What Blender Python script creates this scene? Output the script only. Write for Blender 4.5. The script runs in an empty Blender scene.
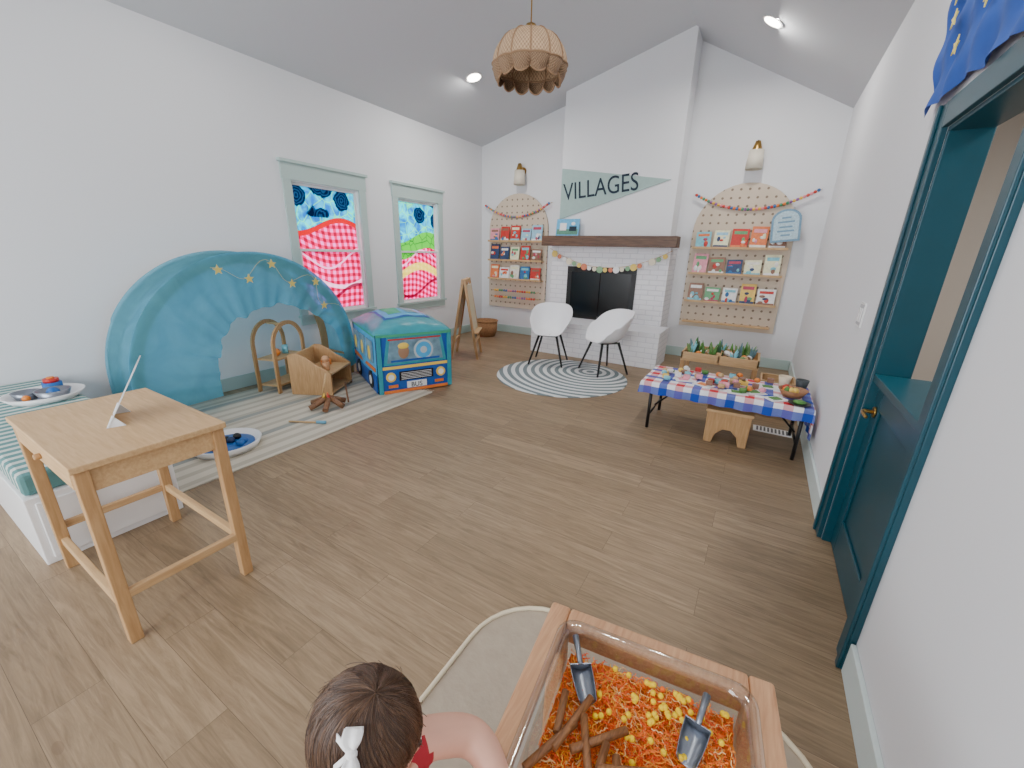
import bpy, bmesh, math, random
from mathutils import Vector, Matrix
random.seed(7)
scene = bpy.context.scene
COL = scene.collection
def lin(c):
    r=[]
    for v in c[:3]:
        v=v/255.0
        r.append(v/12.92 if v<=0.04045 else ((v+0.055)/1.055)**2.4)
    return (r[0],r[1],r[2],1.0)
MATS={}
def N(nt,t,**k):
    n=nt.nodes.new(t)
    for a,b in k.items(): setattr(n,a,b)
    return n
def mat(name,col,rough=0.6,metal=0.0,var=0.0,nscale=15.0,bump=0.0,bscale=60.0,emit=0.0,trans=0.0,coat=0.0,stretch=None):
    if name in MATS: return MATS[name]
    m=bpy.data.materials.new(name); m.use_nodes=True; nt=m.node_tree
    p=nt.nodes["Principled BSDF"]
    p.inputs["Base Color"].default_value=lin(col)
    p.inputs["Roughness"].default_value=rough
    p.inputs["Metallic"].default_value=metal
    p.inputs["Coat Weight"].default_value=coat
    p.inputs["Transmission Weight"].default_value=trans
    if emit>0:
        p.inputs["Emission Color"].default_value=lin(col); p.inputs["Emission Strength"].default_value=emit
    tc=N(nt,"ShaderNodeTexCoord"); mp=N(nt,"ShaderNodeMapping")
    nt.links.new(tc.outputs["Object"],mp.inputs["Vector"])
    if stretch: mp.inputs["Scale"].default_value=stretch
    no=N(nt,"ShaderNodeTexNoise"); no.inputs["Scale"].default_value=nscale; no.inputs["Detail"].default_value=4
    nt.links.new(mp.outputs[0],no.inputs["Vector"])
    if var>0:
        mx=N(nt,"ShaderNodeMix",data_type='RGBA')
        a=lin([max(0,c*(1-var)) for c in col]); b=lin([min(255,c*(1+var)) for c in col])
        mx.inputs[6].default_value=a; mx.inputs[7].default_value=b
        nt.links.new(no.outputs[0],mx.inputs[0]); nt.links.new(mx.outputs[2],p.inputs["Base Color"])
    if bump>0:
        n2=N(nt,"ShaderNodeTexNoise"); n2.inputs["Scale"].default_value=bscale
        nt.links.new(mp.outputs[0],n2.inputs["Vector"])
        bp=N(nt,"ShaderNodeBump"); bp.inputs["Strength"].default_value=bump; bp.inputs["Distance"].default_value=0.01
        nt.links.new(n2.outputs[0],bp.inputs["Height"]); nt.links.new(bp.outputs[0],p.inputs["Normal"])
    MATS[name]=m; return m
def wood(name,c1,c2,axis='X',scale=6,rough=0.5):
    if name in MATS: return MATS[name]
    m=bpy.data.materials.new(name); m.use_nodes=True; nt=m.node_tree; p=nt.nodes["Principled BSDF"]
    p.inputs["Roughness"].default_value=rough
    tc=N(nt,"ShaderNodeTexCoord"); mp=N(nt,"ShaderNodeMapping")
    s=[14,14,14]; s['XYZ'.index(axis)]=1.2
    mp.inputs["Scale"].default_value=s
    nt.links.new(tc.outputs["Object"],mp.inputs["Vector"])
    no=N(nt,"ShaderNodeTexNoise"); no.inputs["Scale"].default_value=scale; no.inputs["Detail"].default_value=6; no.inputs["Distortion"].default_value=0.6
    nt.links.new(mp.outputs[0],no.inputs["Vector"])
    cr=N(nt,"ShaderNodeValToRGB"); cr.color_ramp.elements[0].position=0.3; cr.color_ramp.elements[1].position=0.7
    cr.color_ramp.elements[0].color=lin(c1); cr.color_ramp.elements[1].color=lin(c2)
    nt.links.new(no.outputs[0],cr.inputs[0]); nt.links.new(cr.outputs[0],p.inputs["Base Color"])
    MATS[name]=m; return m

class B:
    def __init__(s,name):
        s.name=name; s.bm=bmesh.new(); s.mats=[]; s.M=Matrix.Identity(4); s.uv=s.bm.loops.layers.uv.new("UVMap")
    def mi(s,m):
        if m not in s.mats: s.mats.append(m)
        return s.mats.index(m)
    def v(s,p): return s.bm.verts.new(s.M@Vector(p))
    def f(s,vs,m,smooth=False):
        try: fa=s.bm.faces.new(vs)
        except Exception: return None
        fa.material_index=s.mi(m); fa.smooth=smooth; return fa
    def box(s,x0,x1,y0,y1,z0,z1,m):
        V=[s.v(p) for p in [(x0,y0,z0),(x1,y0,z0),(x1,y1,z0),(x0,y1,z0),(x0,y0,z1),(x1,y0,z1),(x1,y1,z1),(x0,y1,z1)]]
        for q in [(3,2,1,0),(4,5,6,7),(0,1,5,4),(1,2,6,5),(2,3,7,6),(3,0,4,7)]:
            s.f([V[i] for i in q],m)
    def beam(s,p0,p1,w,h,m,up=(0,0,1)):
        p0=Vector(p0);p1=Vector(p1); d=(p1-p0).normalized(); up=Vector(up)
        if abs(d.dot(up))>0.98: up=Vector((1,0,0))
        a=d.cross(up).normalized(); b=a.cross(d).normalized()
        V=[]
        for p in (p0,p1):
            for i,j in ((-1,-1),(1,-1),(1,1),(-1,1)): V.append(s.v(p+a*(i*w/2)+b*(j*h/2)))
        for q in [(3,2,1,0),(4,5,6,7),(0,1,5,4),(1,2,6,5),(2,3,7,6),(3,0,4,7)]: s.f([V[i] for i in q],m)
    def cyl(s,p0,p1,r0,m,r1=None,seg=16,cap=True,smooth=True):
        r1=r0 if r1 is None else r1
        p0=Vector(p0);p1=Vector(p1); d=(p1-p0).normalized()
        a=d.orthogonal().normalized(); b=d.cross(a)
        R=[]
        for p,r in ((p0,r0),(p1,r1)):
            R.append([s.v(p+(a*math.cos(2*math.pi*i/seg)+b*math.sin(2*math.pi*i/seg))*r) for i in range(seg)])
        for i in range(seg):
            j=(i+1)%seg; s.f([R[0][i],R[0][j],R[1][j],R[1][i]],m,smooth)
        if cap: s.f(R[0][::-1],m); s.f(R[1],m)
    def tube(s,pts,r,m,seg=6):
        pts=[Vector(p) for p in pts]; rings=[]
        n=len(pts); prev=None
        for k,p in enumerate(pts):
            d=(pts[min(k+1,n-1)]-pts[max(k-1,0)]).normalized()
            if prev is None: a=d.orthogonal().normalized()
            else:
                a=prev-d*prev.dot(d)
                a=a.normalized() if a.length>1e-6 else d.orthogonal().normalized()
            prev=a; b=d.cross(a)
            rr=r[k] if isinstance(r,(list,tuple)) else r
            rings.append([s.v(p+(a*math.cos(2*math.pi*i/seg)+b*math.sin(2*math.pi*i/seg))*rr) for i in range(seg)])
        for k in range(n-1):
            for i in range(seg):
                j=(i+1)%seg; s.f([rings[k][i],rings[k][j],rings[k+1][j],rings[k+1][i]],m,True)
        s.f(rings[0][::-1],m); s.f(rings[-1],m)
    def sph(s,c,r,m,seg=12,rings=8):
        if not isinstance(r,(list,tuple)): r=(r,r,r)
        top=s.v((c[0],c[1],c[2]+r[2])); bot=s.v((c[0],c[1],c[2]-r[2])); R=[]
        for k in range(1,rings):
            t=math.pi*k/rings
            R.append([s.v((c[0]+r[0]*math.sin(t)*math.cos(2*math.pi*i/seg),c[1]+r[1]*math.sin(t)*math.sin(2*math.pi*i/seg),c[2]+r[2]*math.cos(t))) for i in range(seg)])
        for i in range(seg):
            j=(i+1)%seg
            s.f([top,R[0][i],R[0][j]],m,True); s.f([bot,R[-1][j],R[-1][i]],m,True)
            for k in range(len(R)-1): s.f([R[k][i],R[k+1][i],R[k+1][j],R[k][j]],m,True)
    def lathe(s,prof,m,c=(0,0,0),seg=24,smooth=True):
        R=[[s.v((c[0]+r*math.cos(2*math.pi*i/seg),c[1]+r*math.sin(2*math.pi*i/seg),c[2]+z)) for i in range(seg)] for r,z in prof]
        for k in range(len(R)-1):
            for i in range(seg):
                j=(i+1)%seg; s.f([R[k][i],R[k][j],R[k+1][j],R[k+1][i]],m,smooth)
    def prism(s,poly,ax,a0,a1,m):
        def P(u,v,a): return {'X':(a,u,v),'Y':(u,a,v),'Z':(u,v,a)}[ax]
        A=[s.v(P(u,v,a0)) for u,v in poly]; C=[s.v(P(u,v,a1)) for u,v in poly]; n=len(poly)
        s.f(A[::-1],m); s.f(C,m)
        for i in range(n):
            j=(i+1)%n; s.f([A[i],A[j],C[j],C[i]],m)
    def grid(s,fn,nu,nv,m,smooth=True,uvs=(1,1),closeu=False):
        V=[[s.v(fn(i/nu,j/nv)) for j in range(nv+1)] for i in range(nu+(0 if closeu else 1))]
        for i in range(nu):
            i2=(i+1)%len(V)
            for j in range(nv):
                fa=s.f([V[i][j],V[i2][j],V[i2][j+1],V[i][j+1]],m,smooth)
                if fa:
                    for lp,(a,b) in zip(fa.loops,((i,j),(i+1,j),(i+1,j+1),(i,j+1))): lp[s.uv].uv=(a/nu*uvs[0],b/nv*uvs[1])
    def star(s,c,r,nrm,m,rot=0,th=0.004):
        nrm=Vector(nrm).normalized(); a=nrm.cross(Vector((0,0,1)));
        a=a.normalized() if a.length>1e-3 else Vector((1,0,0)); b=nrm.cross(a)
        c=Vector(c); F=[];K=[]
        for k in range(10):
            t=rot+math.pi*k/5; q=r if k%2==0 else r*0.42
            p=c+(a*math.cos(t)+b*math.sin(t))*q; F.append(s.v(p+nrm*th)); K.append(s.v(p-nrm*th))
        s.f(F,m); s.f(K[::-1],m)
        for i in range(10): s.f([F[i],K[i],K[(i+1)%10],F[(i+1)%10]],m)
    def finish(s,bevel=0,solid=0,sub=0,parent=None,fixn=True):
        if fixn: bmesh.ops.recalc_face_normals(s.bm,faces=s.bm.faces)
        me=bpy.data.meshes.new(s.name); s.bm.to_mesh(me); s.bm.free()
        for m in s.mats: me.materials.append(m)
        ob=bpy.data.objects.new(s.name,me); COL.objects.link(ob)
        if solid: 
            q=ob.modifiers.new("sol","SOLIDIFY"); q.thickness=solid; q.offset=0
        if sub:
            q=ob.modifiers.new("sub","SUBSURF"); q.levels=sub; q.render_levels=sub
        if bevel:
            q=ob.modifiers.new("bev","BEVEL"); q.width=bevel; q.segments=2; q.limit_method='ANGLE'; q.angle_limit=math.radians(40)
        if parent: ob.parent=parent
        return ob
def TR(x,y,z,rz=0): return Matrix.Translation((x,y,z))@Matrix.Rotation(math.radians(rz),4,'Z')

# ---------------------------------------------------------------- dims
XL,XR,YB,YF=-4.725,0.54,6.75,-2.6
RX,RZ=-1.26,4.18; ZL,ZR=3.26,3.18
# ---------------------------------------------------------------- camera
r=Vector((.857,.514,.0242)); up=Vector((-.179,.253,.951)); fw=Vector((-.483,.819,-.309))
fw.normalize(); r=(r-fw*r.dot(fw)).normalized(); up=r.cross(fw)
cam=bpy.data.cameras.new("camera"); cam.sensor_width=36; cam.lens=36*408/1024; cam.clip_start=0.02
co=bpy.data.objects.new("camera",cam); COL.objects.link(co)
Mx=Matrix.Identity(4)
for i in range(3): Mx[i][0]=r[i]; Mx[i][1]=up[i]; Mx[i][2]=-fw[i]
Mx[0][3]=0;Mx[1][3]=0;Mx[2][3]=1.5
co.matrix_world=Mx; scene.camera=co

# ---------------------------------------------------------------- materials
wallm=mat("wall_paint",(227,228,231),0.85,bump=0.03,bscale=200)
ceilm=mat("ceiling_shaded_white",(204,206,210),0.9)  # white ceiling; the grey puts its unlit look into the colour
mint=mat("mint_trim_paint",(180,200,196),0.5)
whitetrim=mat("white_trim",(206,218,216),0.5)
teal=mat("teal_door_paint",(12,68,82),0.35,var=0.05)
white=mat("white_plastic",(236,236,236),0.35)
black=mat("black_metal",(18,18,20),0.45)
brass=mat("brass",(176,140,78),0.32,metal=1.0)
birch=wood("birch_wood",(188,150,104),(208,172,126),'X')
birchY=wood("birch_wood_y",(180,142,98),(200,164,120),'Y')
birchZ=wood("birch_wood_z",(168,128,84),(192,152,106),'Z')
oak=wood("pine_wood",(190,138,98),(212,164,122),'Y',8)
darkwood=wood("mantel_wood",(76,54,42),(116,86,66),'X',5)
def math_node(nt,op,a,b=None,c=None):
    n=N(nt,"ShaderNodeMath",operation=op)
    for i,x in enumerate((a,b,c)):
        if x is None: continue
        if isinstance(x,(int,float)): n.inputs[i].default_value=x
        else: nt.links.new(x,n.inputs[i])
    return n.outputs[0]
def mixc(nt,f,a,b):
    n=N(nt,"ShaderNodeMix",data_type='RGBA')
    for i,x in ((0,f),(6,a),(7,b)):
        if isinstance(x,(int,float)): n.inputs[i].default_value=x
        elif isinstance(x,tuple): n.inputs[i].default_value=x
        else: nt.links.new(x,n.inputs[i])
    return n.outputs[2]
def floor_mat():
    m=bpy.data.materials.new("oak_plank_floor"); m.use_nodes=True; nt=m.node_tree; p=nt.nodes["Principled BSDF"]
    tc=N(nt,"ShaderNodeTexCoord")
    br=N(nt,"ShaderNodeTexBrick"); br.offset=0.37; br.offset_frequency=2
    br.inputs["Scale"].default_value=1.0; br.inputs["Brick Width"].default_value=1.3; br.inputs["Row Height"].default_value=0.18
    br.inputs["Mortar Size"].default_value=0.0009; br.inputs["Mortar Smooth"].default_value=0.2; br.inputs["Bias"].default_value=0.0
    br.inputs["Color1"].default_value=lin((141,120,94)); br.inputs["Color2"].default_value=lin((157,135,108)); br.inputs["Mortar"].default_value=lin((100,82,62))
    nt.links.new(tc.outputs["Object"],br.inputs["Vector"])
    sep=N(nt,"ShaderNodeSeparateColor"); nt.links.new(br.outputs[0],sep.inputs[0])
    mp=N(nt,"ShaderNodeMapping"); mp.inputs["Scale"].default_value=(1.6,20,1)
    nt.links.new(tc.outputs["Object"],mp.inputs["Vector"])
    va=N(nt,"ShaderNodeVectorMath",operation='ADD'); cx=N(nt,"ShaderNodeCombineXYZ")
    nt.links.new(math_node(nt,'MULTIPLY',sep.outputs[0],90.0),cx.inputs[2]); nt.links.new(mp.outputs[0],va.inputs[0]); nt.links.new(cx.outputs[0],va.inputs[1])
    no=N(nt,"ShaderNodeTexNoise"); no.inputs["Scale"].default_value=2.0; no.inputs["Detail"].default_value=8; no.inputs["Roughness"].default_value=0.68; no.inputs["Distortion"].default_value=1.0
    nt.links.new(va.outputs[0],no.inputs["Vector"])
    cr=N(nt,"ShaderNodeValToRGB"); e=cr.color_ramp.elements
    e[0].position=0.3; e[0].color=(0.56,0.52,0.47,1); e[1].position=0.66; e[1].color=(1.06,1.04,1.01,1)
    nt.links.new(no.outputs[0],cr.inputs[0])
    mx=N(nt,"ShaderNodeMix",data_type='RGBA',blend_type='MULTIPLY'); mx.inputs[0].default_value=1
    nt.links.new(br.outputs[0],mx.inputs[6]); nt.links.new(cr.outputs[0],mx.inputs[7])
    vo=N(nt,"ShaderNodeTexVoronoi"); vo.inputs["Scale"].default_value=1.0; mk=N(nt,"ShaderNodeMapping"); mk.inputs["Scale"].default_value=(1.1,2.6,1); nt.links.new(tc.outputs["Object"],mk.inputs["Vector"]); nt.links.new(mk.outputs[0],vo.inputs["Vector"])
    kn=math_node(nt,'MULTIPLY',math_node(nt,'LESS_THAN',vo.outputs["Distance"],0.04),0.3)
    fin=mixc(nt,kn,mx.outputs[2],lin((96,70,50)))
    nt.links.new(fin,p.inputs["Base Color"])
    p.inputs["Roughness"].default_value=0.48
    bp=N(nt,"ShaderNodeBump"); bp.inputs["Strength"].default_value=0.12; bp.inputs["Distance"].default_value=0.003; bp.invert=True
    nt.links.new(br.outputs["Fac"],bp.inputs["Height"]); nt.links.new(bp.outputs[0],p.inputs["Normal"])
    return m
floorm=floor_mat()
def pegboard():
    m=bpy.data.materials.new("pegboard_plywood"); m.use_nodes=True; nt=m.node_tree; p=nt.nodes["Principled BSDF"]
    tc=N(nt,"ShaderNodeTexCoord"); sx=N(nt,"ShaderNodeSeparateXYZ"); nt.links.new(tc.outputs["Object"],sx.inputs[0])
    def fr(o): return math_node(nt,'SUBTRACT',math_node(nt,'FRACT',math_node(nt,'MULTIPLY',o,1/0.105)),0.5)
    x=fr(sx.outputs[0]); z=fr(sx.outputs[2])
    d=math_node(nt,'SQRT',math_node(nt,'ADD',math_node(nt,'MULTIPLY',x,x),math_node(nt,'MULTIPLY',z,z)))
    h=math_node(nt,'LESS_THAN',d,0.15)
    no=N(nt,"ShaderNodeTexNoise"); no.inputs["Scale"].default_value=4
    b=mixc(nt,no.outputs[0],lin((200,182,160)),lin((216,200,180)))
    c=mixc(nt,h,b,lin((132,114,96)))
    nt.links.new(c,p.inputs["Base Color"]); p.inputs["Roughness"].default_value=0.6
    return m
pegm=pegboard()
def brickm():
    m=bpy.data.materials.new("white_painted_brick"); m.use_nodes=True; nt=m.node_tree; p=nt.nodes["Principled BSDF"]
    tc=N(nt,"ShaderNodeTexCoord"); sx=N(nt,"ShaderNodeSeparateXYZ"); nt.links.new(tc.outputs["Object"],sx.inputs[0])
    cx=N(nt,"ShaderNodeCombineXYZ"); nt.links.new(math_node(nt,'ADD',sx.outputs[0],sx.outputs[1]),cx.inputs[0]); nt.links.new(sx.outputs[2],cx.inputs[1])
    br=N(nt,"ShaderNodeTexBrick"); br.inputs["Scale"].default_value=1; br.inputs["Brick Width"].default_value=0.21; br.inputs["Row Height"].default_value=0.072
    br.inputs["Mortar Size"].default_value=0.006; br.inputs["Mortar Smooth"].default_value=0.4
    br.inputs["Color1"].default_value=lin((236,236,239)); br.inputs["Color2"].default_value=lin((232,232,236)); br.inputs["Mortar"].default_value=lin((212,212,218))
    nt.links.new(cx.outputs[0],br.inputs["Vector"]); nt.links.new(br.outputs[0],p.inputs["Base Color"])
    bp=N(nt,"ShaderNodeBump"); bp.invert=True; bp.inputs["Strength"].default_value=0.5; bp.inputs["Distance"].default_value=0.01
    nt.links.new(br.outputs["Fac"],bp.inputs["Height"]); nt.links.new(bp.outputs[0],p.inputs["Normal"]); p.inputs["Roughness"].default_value=0.6
    return m
brick=brickm()

# ---------------------------------------------------------------- room shell
b=B("floor"); b.box(XL-0.15,3.0,YF-0.1,YB+0.12,-0.1,0,floorm); b.finish()
b=B("wall_back"); b.prism([(XL-.12,0),(XR+.14,0),(XR+.14,ZR),(RX,RZ+0.03),(XL-.12,ZL)],'Y',YB,YB+0.12,wallm); b.finish()
WY=[(3.03,3.95),(4.63,5.50)]; WZ=(0.70,2.20)
b=B("wall_left")
ys=[YF,WY[0][0],WY[0][1],WY[1][0],WY[1][1],YB]
for i in range(5):
    if i%2==0: b.box(XL-.14,XL,ys[i],ys[i+1],0,ZL,wallm)
    else:
        b.box(XL-.14,XL,ys[i],ys[i+1],0,WZ[0],wallm); b.box(XL-.14,XL,ys[i],ys[i+1],WZ[1],ZL,wallm)
b.finish()
DY0,DY1,DZ=1.76,2.57,2.03
b=B("wall_right")
b.box(XR,XR+.14,YF,DY0,0,ZR,wallm); b.box(XR,XR+.14,DY1,YB,0,ZR,wallm); b.box(XR,XR+.14,DY0,DY1,DZ,ZR,wallm); b.finish()
b=B("wall_rear")
b.box(XL,-3.9,YF-.12,YF,0,ZR,wallm); b.box(-3.9,-0.3,YF-.12,YF,0,0.5,wallm); b.box(-3.9,-0.3,YF-.12,YF,2.5,ZR,wallm); b.box(-.3,XR,YF-.12,YF,0,ZR,wallm)
b.box(-2.15,-2.05,YF-.12,YF,.5,2.5,wallm)
b.prism([(XL,ZR),(XR,ZR),(RX,RZ),(XL,ZL)],'Y',YF-.12,YF,wallm); b.finish()
b=B("ceiling")
b.prism([(XL-.14,ZL-.037),(RX,RZ),(RX,RZ+.1),(XL-.14,ZL+.1)],'Y',YF-.12,YB+.12,ceilm)
b.prism([(XR+.14,ZR-.078),(RX,RZ),(RX,RZ+.1),(XR+.14,ZR+.1)],'Y',YF-.12,YB+.12,ceilm); b.finish()
hallm=mat("hall_wall_paint",(226,220,212),0.85)
b=B("wall_hall"); b.box(2.1,2.2,0,5.2,0,2.6,hallm); b.box(XR+.14,2.1,5.1,5.2,0,2.6,hallm); b.box(XR+.14,2.1,0,.1,0,2.6,hallm); b.finish()
b=B("ceiling_hall"); b.box(XR+.14,2.2,0,5.2,2.6,2.7,ceilm); b.finish()
b=B("baseboard_left"); b.box(XL,XL+.018,YF,YB,0,.14,mint); b.finish(bevel=.004)
b=B("baseboard_back"); b.box(XL+.02,-3.0,YB-.018,YB,0,.14,mint); b.box(-1.18,XR-.02,YB-.018,YB,0,.14,mint); b.finish(bevel=.004)
b=B("baseboard_right"); b.box(XR-.018,XR,YF,1.655,0,.14,whitetrim); b.box(XR-.018,XR,2.675,YB-.02,0,.14,whitetrim); b.finish(bevel=.004)

# windows
def paintmat(name,seed,style):
    m=bpy.data.materials.new(name); m.use_nodes=True; nt=m.node_tree; nt.nodes.clear()
    out=N(nt,"ShaderNodeOutputMaterial"); tc=N(nt,"ShaderNodeTexCoord"); sx=N(nt,"ShaderNodeSeparateXYZ"); nt.links.new(tc.outputs["Object"],sx.inputs[0])
    y=sx.outputs[1]; z=sx.outputs[2]
    no=N(nt,"ShaderNodeTexNoise"); no.inputs["Scale"].default_value=6; no.inputs["Detail"].default_value=4; no.inputs["Distortion"].default_value=1.2; nt.links.new(tc.outputs["Object"],no.inputs["Vector"])
    crs=N(nt,"ShaderNodeValToRGB"); es=crs.color_ramp.elements; es[0].position=.38; es[0].color=lin((0,150,205)); es[1].position=.62; es[1].color=lin((40,222,228))
    nt.links.new(no.outputs[0],crs.inputs[0]); sky=crs.outputs[0]
    vo=N(nt,"ShaderNodeTexVoronoi"); vo.inputs["Scale"].default_value=3.2; nt.links.new(tc.outputs["Object"],vo.inputs["Vector"])
    dist=math_node(nt,'ADD',vo.outputs["Distance"],math_node(nt,'MULTIPLY',math_node(nt,'SUBTRACT',no.outputs[0],.5),.30))
    blob=math_node(nt,'MULTIPLY',math_node(nt,'LESS_THAN',dist,0.38),math_node(nt,'GREATER_THAN',z,1.84))
    rings=math_node(nt,'GREATER_THAN',math_node(nt,'SINE',math_node(nt,'MULTIPLY',dist,62.0)),0.0)
    bc=mixc(nt,rings,lin((66,120,150)),lin((20,58,96)))
    v2=N(nt,"ShaderNodeTexVoronoi",feature='DISTANCE_TO_EDGE'); v2.inputs["Scale"].default_value=7; nt.links.new(tc.outputs["Object"],v2.inputs["Vector"])
    ln=math_node(nt,'MULTIPLY',math_node(nt,'LESS_THAN',v2.outputs["Distance"],.03),.75)
    sky=mixc(nt,ln,sky,lin((180,240,170)))
    sky=mixc(nt,blob,sky,bc)
    s=1/0.085
    slant=math_node(nt,'ADD',z,math_node(nt,'MULTIPLY',y,0.18))
    wob=math_node(nt,'MULTIPLY',math_node(nt,'SINE',math_node(nt,'MULTIPLY',y,6.0)),0.04)
    gy=math_node(nt,'LESS_THAN',math_node(nt,'FRACT',math_node(nt,'MULTIPLY',math_node(nt,'ADD',y,math_node(nt,'MULTIPLY',math_node(nt,'SINE',math_node(nt,'MULTIPLY',z,4.0)),.03)),s)),0.5)
    gz=math_node(nt,'LESS_THAN',math_node(nt,'FRACT',math_node(nt,'MULTIPLY',math_node(nt,'ADD',slant,wob),s)),0.5)
    sm=math_node(nt,'MULTIPLY',math_node(nt,'ADD',gy,gz),0.5)
    cr=N(nt,"ShaderNodeValToRGB"); cr.color_ramp.interpolation='CONSTANT'; e=cr.color_ramp.elements; e[0].color=lin((255,170,220)); e[0].position=0; e[1].position=.75; e[1].color=lin((190,0,100))
    q=cr.color_ramp.elements.new(0.25); q.color=lin((240,14,150)); nt.links.new(sm,cr.inputs[0])
    hill=math_node(nt,'ADD',1.70 if style==0 else 1.52,math_node(nt,'MULTIPLY',math_node(nt,'SINE',math_node(nt,'MULTIPLY',math_node(nt,'ADD',y,seed),5.0)),0.09))
    below=math_node(nt,'LESS_THAN',z,hill)
    c=mixc(nt,below,sky,cr.outputs[0])
    d=math_node(nt,'ABSOLUTE',math_node(nt,'SUBTRACT',z,math_node(nt,'ADD',hill,0.03)))
    c=mixc(nt,math_node(nt,'LESS_THAN',d,0.03 if style==0 else 0.12),c,lin((215,20,70)) if style==0 else mixc(nt,ln,lin((130,205,100)),lin((30,120,90))))
    for (h0,ph,fr_,wd,cl) in ((1.36,.1,6,.014,(255,215,235)),(1.12,.3,4,.025 if style==0 else .06,(250,225,235) if style==0 else (235,235,130)),(.90,1.1,5,.02,(150,0,70))):
        h2=math_node(nt,'ADD',h0,math_node(nt,'MULTIPLY',math_node(nt,'SINE',math_node(nt,'MULTIPLY',math_node(nt,'ADD',y,seed+ph),float(fr_))),0.12))
        d2=math_node(nt,'ABSOLUTE',math_node(nt,'SUBTRACT',z,h2))
        c=mixc(nt,math_node(nt,'MULTIPLY',math_node(nt,'LESS_THAN',d2,wd),.8),c,lin(cl))
    tr=N(nt,"ShaderNodeBsdfTranslucent"); nt.links.new(c,tr.inputs[0])
    df=N(nt,"ShaderNodeBsdfPrincipled"); nt.links.new(c,df.inputs["Base Color"]); df.inputs["Roughness"].default_value=0.3
    mx=N(nt,"ShaderNodeMixShader"); mx.inputs[0].default_value=0.12
    nt.links.new(tr.outputs[0],mx.inputs[1]); nt.links.new(df.outputs[0],mx.inputs[2]); nt.links.new(mx.outputs[0],out.inputs[0])
    return m
for k,(y0,y1) in enumerate(WY):
    b=B("window_%d"%(k+1))
    gp=paintmat("painted_glass_%d"%k,0.4+k*0.9,k)
    z0,z1=WZ
    c=.10
    b.box(XL,XL+.022,y0-c,y0,z0-.12,z1,mint); b.box(XL,XL+.022,y1,y1+c,z0-.12,z1,mint)
    b.box(XL,XL+.026,y0-c-.01,y1+c+.01,z1,z1+.17,mint); b.box(XL,XL+.05,y0-c-.03,y1+c+.03,z1+.17,z1+.20,mint)
    b.box(XL,XL+.05,y0-c-.02,y1+c+.02,z0-.03,z0,mint); b.box(XL,XL+.022,y0,y1,z0-.12,z0-.03,mint)
    b.box(XL-.139,XL,y0,y0+.012,z0,z1,white); b.box(XL-.139,XL,y1-.012,y1,z0,z1,white); b.box(XL-.139,XL,y0,y1,z1-.012,z1,white); b.box(XL-.139,XL,y0,y1,z0,z0+.012,white)
    zm=1.45
    for (a,d,xo) in ((z0+.012,zm+.02,-.045),(zm-.02,z1-.012,-.075)):
        x0=XL+xo; f=.028
        b.box(x0,x0+.03,y0+.012,y0+.012+f,a,d,white); b.box(x0,x0+.03,y1-.012-f,y1-.012,a,d,white)
        b.box(x0,x0+.03,y0+.012+f,y1-.012-f,a,a+f,white); b.box(x0,x0+.03,y0+.012+f,y1-.012-f,d-f,d,white)
        b.box(x0+.012,x0+.017,y0+.012+f,y1-.012-f,a+f,d-f,gp)
    b.finish()

b=B("trim_1")
T=.022
b.box(XR-T,XR,DY0-.10,DY0,0,DZ+.10,teal); b.box(XR-T,XR,DY1,DY1+.10,0,DZ+.10,teal); b.box(XR-T,XR,DY0,DY1,DZ,DZ+.10,teal)
b.box(XR-T-.012,XR-T,DY1+.07,DY1+.10,0,DZ+.10,teal); b.box(XR-T-.012,XR-T,DY0-.10,DY0-.07,0,DZ+.10,teal)
b.box(XR,XR+.14,DY0-.001,DY0+.018,0,DZ,teal); b.box(XR,XR+.14,DY1-.018,DY1+.001,0,DZ,teal); b.box(XR,XR+.14,DY0,DY1,DZ-.018,DZ+.001,teal)
b.finish(bevel=.003)
b=B("door_1")
b.box(XR+.05,XR+.09,DY0+.02,DY1-.02,.01,.94,teal)
for (ya,yb,za,zb) in ((DY0+.02,DY0+.12,.01,.94),(DY1-.12,DY1-.02,.01,.94),(DY0+.12,DY1-.12,.01,.2),(DY0+.12,DY1-.12,.82,.94)):
    b.box(XR+.038,XR+.05,ya,yb,za,zb,teal)
b.box(XR+.005,XR+.21,DY0+.02,DY1-.02,.94,.975,teal)
b.cyl((XR+.038,2.49,.80),(XR+.028,2.49,.80),.028,brass); b.cyl((XR+.03,2.49,.80),(XR-.01,2.49,.80),.009,brass)
b.tube([(XR-.01,2.49,.80),(XR-.014,2.45,.80),(XR-.012,2.39,.798)],.008,brass,8)
b.finish(bevel=.003)

# ceiling lights
glow=mat("led_emitter",(255,246,230),0.5,emit=22.0)
def zceil(x): return ZL+(x-XL)*(RZ-ZL)/(RX-XL) if x<RX else ZR+(XR-x)*(RZ-ZR)/(XR-RX)
cans=[(-3.57,4.92),(-3.57,2.0),(-3.57,-.9),(-.37,5.44),(-.37,2.3),(-.37,-.7)]  # farthest pair is seen; the nearer four are unseen, added to light the room
for i,(x,y) in enumerate(cans):
    z=zceil(x); s=(RZ-ZL)/(RX-XL) if x<RX else -(RZ-ZR)/(XR-RX)
    n=Vector((s,0,-1)).normalized()
    b=B("recessed_ceiling_light"); c=Vector((x,y,z))
    b.cyl(c+n*.001,c+n*.008,.105,white,seg=28); b.cyl(c+n*.007,c+n*.010,.085,glow,seg=28); b.finish()
    L=bpy.data.lights.new("can_lamp","AREA"); L.shape='DISK'; L.size=.22; L.energy=[34,9,7,34,20,12][i]; L.color=(1,.97,.92)
    o=bpy.data.objects.new("can_lamp",L); COL.objects.link(o); o.location=c+n*.03
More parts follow.
